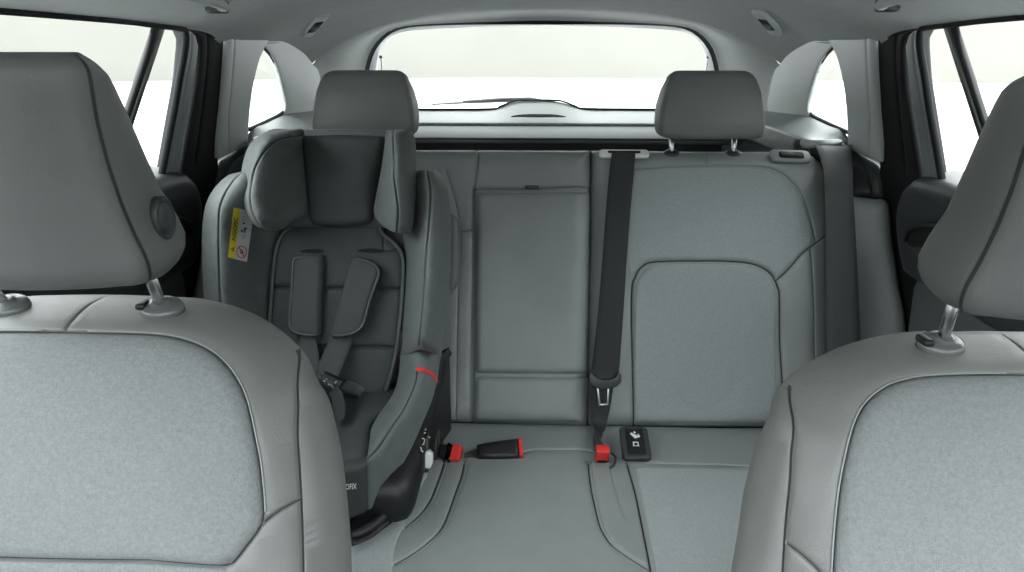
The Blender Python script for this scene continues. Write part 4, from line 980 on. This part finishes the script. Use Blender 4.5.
o = MB().prism(rrect(46 / F * 1.66, .024, .009, 5), c - nrm((0, -.5, .85)) * .004, (1, 0, 0), np.cross(nrm((0, -.5, .85)), (1, 0, 0)), .009, .004).build('belt_guide', M['white'], cb)
MB().prism(rrect(30 / F * 1.66, .008, .003, 4, 0, .001), c + nrm((0, -.5, .85)) * .0046, (1, 0, 0), np.cross(nrm((0, -.5, .85)), (1, 0, 0)), .0008, 0).build('guide_slot', M['pit'], o)
band([(623.5, 152, 11.5, .016), (623.3, 157, 11.5, .020), (622, 168, 11.8, .016), (619, 200, 11.9, .018), (614.5, 260, 12, .022), (610, 320, 12.6, .024), (604.5, 378, 13.8, .026)], lambda x, y, w, o_: bp(x, y, o_), 'webbing', M['belt'], cb, NB)
band([(602, 380, 12, .024), (601, 392, 11.2, .024), (600, 408, 9.6, .022), (598.5, 426, 7, .035), (598, 440, 5.2, -.447), (598.5, 452, 4.6, -.440)], lambda x, y, w, o_: bp(x, y, o_) if o_ > 0 else atZ(x, y, -o_), 'webbing', M['belt'], cb, NB)
tg = [(588.5, 374), (592, 371.5), (594, 376), (600, 379), (610, 379), (616, 376), (617.5, 371.5), (621, 374), (621, 381), (617, 385.5), (610, 388.5), (598, 388.5), (592, 385.5), (588.8, 381)]
T3 = [bp(x, y, .030) for x, y in tg]; Tc = sum(T3) / len(T3)
_U = A([1, 0, 0]); _V = np.cross(NB, _U)
o = MB().prism([((p - Tc) @ _U, (p - Tc) @ _V) for p in T3], Tc, _U, _V, .009, .003).build('tongue', M['dark'], cb)
fr_o = [((p - Tc) @ _U, (p - Tc) @ _V) for p in [bp(x, y, .030) for x, y in ((597.5, 386), (608.5, 386), (607.5, 404), (599.5, 404.5))]]
rg = MB(); q = [Tc + _U * a + _V * b_ + NB * .003 for a, b_ in fr_o]
for i in range(4): rg.box((q[i] + q[(i + 1) % 4]) / 2, (np.linalg.norm(q[i] - q[(i + 1) % 4]) + .004, .0045, .003), .0012, X=q[(i + 1) % 4] - q[i], Y=np.cross(NB, q[(i + 1) % 4] - q[i]))
rg.build('tongue_plate', M['steel'], o, label='steel latch plate')

def buckle(c, ax, up, size, label, cat='buckle', lay=True, strap=None, btn=.18):
    """a belt buckle pointing along ax, its red button at the tip"""
    ax = nrm(ax); up = nrm(A(up) - ax * (A(up) @ ax)); sd = np.cross(up, ax); L, W, H = size
    root = empty('seat_belt_buckle', A(c) - up * H / 2, label, cat, 'red buttoned buckles on the rear bench')
    prof = [(-L / 2, -W * .36), (-L * .2, -W * .46), (L * .1, -W / 2), (L * (.5 - btn), -W / 2), (L * (.5 - btn), W / 2), (L * .1, W / 2), (-L * .2, W * .46), (-L / 2, W * .36)]
    MB().prism(prof, A(c) - up * H / 2, ax, np.cross(up, ax), H, H * .35).build('body', M['black'], root)
    MB().prism(rrect(L * btn, W * .98, .003, 3, L * (.5 - btn / 2)), A(c) - up * H * .46, ax, np.cross(up, ax), H * .94, .003).build('release_button', M['red'], root, label='red release button')
    if strap is not None: strap(root)
    return root
# buckle of the middle seat, plugged in under the hanging belt
cB = atZ(602.2, 457, .440)
buckle(cB + A([0, .010, -.010]), (0, -.45, .85), (0, -.88, -.45), (.078, .027, .018), 'seat belt buckle with red button in the cushion slot below the hanging belt', strap=lambda r: MB().tube(cr([atZ(610, 468, .428), atZ(614.5, 464, .432), atZ(615, 457, .434), atZ(611, 453, .434)]), .0028, 8).build('loop', M['dark'], r), btn=.56)
# two buckles lying at the back of the cushion beside the child seat
cA = atZ(500, 451, .433)
buckle(cA, (1, .10, .06), (0, -.55, .85), (.092, .040, .026), 'black seat belt buckle lying on the cushion with its red tip to the right', strap=lambda r: MB().ribbon([atZ(484, 453.5, .432), atZ(474, 455.5, .427), atZ(464, 458, .424)], [.013, .012, .011], [(0, .8, .5)] * 3, [(0, -.5, .85)] * 3, .004).build('strap', M['belt'], r), btn=.09)
cC = atZ(455.5, 456, .436)
buckle(cC + A([-.012, .010, 0]), (1, -.2, .03), (0, -.62, .8), (.046, .034, .022), 'short black buckle with wide red button right beside the child seat', strap=lambda r: MB().ribbon([atZ(451, 457, .432), atZ(446, 458, .428), atZ(441, 459, .424)], [.012, .011, .010], [(0, .8, .5)] * 3, [(0, -.5, .85)] * 3, .004).build('strap', M['belt'], r), btn=.46)

# belts of the outer seats, out of slots in the side trim
for sx in (1, -1):
    ob = empty('seat_belt', (.64 * sx, 1.40, .42), 'dark grey outer seat belt running down over the %s side bolster' % ('right' if sx > 0 else 'left'), 'seat belt', 'seat belts of the rear bench')
    pts = [(833, 145, 15.5, 1.60), (834, 149, 15, 1.575), (836.5, 160, 13.6, 1.54), (838.3, 176, 12.6, 1.495), (839, 195, 12.5, 1.458), (840.5, 230, 13, 1.440), (842, 280, 14, 1.402), (843.5, 345, 15, 1.355), (845, 420, 16, 1.305), (846, 480, 16, 1.265)]
    P = [atY(x, y, Y) for x, y, w_, Y in pts]; W = [p[2] * np.linalg.norm(P[i] - CAM) / F * .97 for i, p in enumerate(pts)]
    Q = cr([np.r_[P[i], W[i]] for i in range(len(P))], n=4); n = len(Q)
    ac = [(1, -.10, 0)] * n; nn = []
    for i in range(n):
        t = nrm(Q[min(i + 1, n - 1)][:3] - Q[max(i - 1, 0)][:3]); nn.append(nrm(np.cross(t, (1, -.1, 0))))
    MB().ribbon([q[:3] for q in Q], [q[3] for q in Q], ac, nn, .0016).build('webbing', M['belt_grey'], ob, sx=sx)
    # moulded outlet
    ol = Patch([atY(*p) for p in ((794, 138.5, 1.66), (806, 141, 1.63), (822, 142, 1.62), (838, 141.5, 1.62), (846, 146, 1.60), (858, 154, 1.58), (870, 160.5, 1.56), (880, 166, 1.53), (884.5, 176, 1.50), (886, 202, 1.485), (880, 201.5, 1.485), (874, 199, 1.49), (866, 197, 1.495), (850, 196, 1.51), (838, 196, 1.52), (827, 196, 1.54), (826, 180, 1.57), (821, 163, 1.60), (812, 154.5, 1.62), (800, 152, 1.64), (794, 151, 1.66))], (-.2, -.75, .6), ew=.012, ed=.012, res=.012)
    ol.groove([(850, 154), (862, 163), (870, 176), (874, 196)], .006, .004)
    ol.build('belt_outlet', M['dark'], ob, sx=sx, th=.03)
    bz = Patch(cr([ol.px(*p, .004) for p in ((801, 141), (815, 141.5), (838, 140.5), (842, 143.5), (836, 146), (820, 147), (806, 147.5), (801, 145))], True, 4), (-.1, -.6, .8), ew=.004, ed=.004, res=.008)
    bz.build('outlet_edge', M['trim'], ob, sx=sx, th=.006)
    rm = [r40.px(810, 156, -.004), r40.px(819, 164, -.004), r40.px(825, 178, -.006), r40.px(828, 200, -.008), r40.px(829.5, 250, -.010)]
    MB().tube(cr(rm, n=5), .006, 8).build('outlet_rim', M['rubber'], ob, sx=sx)

# ------------------------------------------------------------------ small fittings
for sx in (1, -1):
    q = [(755, 10), (762, 9.5), (782, 29), (771.5, 34.5)]
    def ceil_hit(x, y):
        best = None
        for Y in np.linspace(1.2, 2.0, 400):
            p = atY(x, y, Y); r = None
            rr = A([[t[0], t[1], t[2]] for t in RAIL]); xr = np.interp(Y, rr[:, 1], rr[:, 0]); z0 = np.interp(Y, rr[:, 1], rr[:, 2])
            u = min(abs(p[0] / xr), 1); z = z0 + (zc(Y) - z0) * (1 - u ** 3.2)
            if p[2] > z: return p
        return p
    Q = [ceil_hit(*p) for p in q]; c = sum(Q) / 4
    lx = nrm((Q[2] + Q[3]) / 2 - (Q[0] + Q[1]) / 2); wy = nrm((Q[1] + Q[2]) / 2 - (Q[0] + Q[3]) / 2); nz = nrm(np.cross(lx, wy))
    if nz @ (CAM - c) < 0: wy = -wy; nz = nrm(np.cross(lx, wy))
    wy = np.cross(nz, lx); L = np.linalg.norm((Q[2] + Q[3]) / 2 - (Q[0] + Q[1]) / 2) * 1.0; W = .032
    def B(mb, nm, m, par): return mb.build(nm, m, par, sx=sx)
    c = c + A([.03 if sx < 0 else 0, 0, -.004 if sx < 0 else 0])
    root = empty('coat_hook', (c - nz * .001) * A([sx, 1, 1]), 'small grey folding coat hook on the headliner above the %s rear quarter window' % ('right' if sx > 0 else 'left'), 'coat hook', 'coat hooks on the headliner')
    B(MB().prism(rrect(L, W, .007, 5), c - nz * .004, lx, wy, .013, .005), 'bezel', M['trim'], root)
    B(MB().prism(rrect(L * .5, W * .66, .004, 4, -L * .02), c + nz * .0088, lx, wy, .0008, 0), 'recess', M['pit'], root)
    B(MB().box(c + nz * .010 - lx * .002, (L * .10, W * .55, .006), .002, X=lx, Y=wy).box(c + nz * .0105 + lx * L * .08, (L * .18, W * .22, .006), .002, X=lx, Y=wy), 'hook', M['mid'], root)
    # grab handle above the rear door
    e = ceil_hit(888, 3); g0 = e + A([0, .0, -.002]); g1 = g0 + A([.0, -.27, .006])
    gh = empty('grab_handle', ((g0 + g1) / 2) * A([sx, 1, 1]), 'grey grab handle folded up under the headliner above the %s rear door' % ('right' if sx > 0 else 'left'), 'handle', 'grab handles above the rear doors')
    B(MB().tube(cr([g0 + A([0, -.004, -.002]), g0 + A([-.025, -.03, -.002]), (g0 + g1) / 2 + A([-.034, 0, 0]), g1 + A([-.025, .03, -.002]), g1 + A([0, .004, -.002])], n=6), .008, 10), 'grip', M['head'], gh)
    for gpt in (g0, g1): B(MB().box(gpt, (.034, .03, .024), .006), 'hinge', M['black'], gh)

# load cover behind the bench and wiper outside
shf = empty('parcel_shelf', (0, 2.25, .93), 'grey load cover stretched behind the rear bench below the rear window', 'load cover')
MB().box((0, 2.25, .953), (1.17, .36, .006), .002).build('cover', M['cover'], shf)
MB().tube([(-.585, 2.08, .946), (.585, 2.08, .946)], .008, 12).build('pull_bar', M['mid'], shf)
wp = empty('rear_wiper', opening_plane(488, 108, .09), 'thin dark rear wiper resting at the bottom outside the rear window', 'wiper')
wa = lambda x, y: atY(x, y, 2.56)
MB().tube([wa(432, 104.3), wa(463, 102.6), wa(500, 101.4), wa(543, 100.2)], [.0035, .0045, .0045, .004], 8).build('blade', M['mid'], wp)
MB().tube([wa(463, 101.5), wa(500, 99.5), wa(530, 98.8), wa(540, 100.3), wa(545, 103)], [.004, .007, .007, .006, .006], 8).build('arm', M['dark'], wp)
# ------------------------------------------------------------------ light: an overcast sky, bright overhead
w = bpy.data.worlds.new('world'); SC.world = w; w.use_nodes = True; nt = w.node_tree
bg = nt.nodes['Background']; tcw = nt.nodes.new('ShaderNodeTexCoord'); sp = nt.nodes.new('ShaderNodeSeparateXYZ'); rp = nt.nodes.new('ShaderNodeValToRGB')
nt.links.new(tcw.outputs['Generated'], sp.inputs[0]); nt.links.new(sp.outputs['Z'], rp.inputs['Fac']); nt.links.new(rp.outputs['Color'], bg.inputs['Color'])
for i_, (ps_, c_) in enumerate(((.0, .30), (.22, .34), (.50, 1.0), (.9, 1.0))):
    e_ = rp.color_ramp.elements[i_] if i_ < 2 else rp.color_ramp.elements.new(ps_)
    e_.position = ps_; e_.color = (c_ * .95, c_ * .99, c_, 1)
bg.inputs['Strength'].default_value = 4.0
SC.view_settings.view_transform = 'Standard'; SC.view_settings.look = 'None'; SC.view_settings.gamma = 1.0; SC.view_settings.use_curve_mapping = False
SC.view_settings.exposure = 1.22

sd = bpy.data.lights.new('sky_glow', 'SUN'); sd.energy = 1.3; sd.angle = math.radians(50); sd.color = (.96, 1, 1)
so = bpy.data.objects.new('sky_glow', sd); COL.objects.link(so); so.location = (-6, 0, 6)
so.rotation_euler = Vector((1, .25, -.42)).to_track_quat('-Z', 'Y').to_euler()
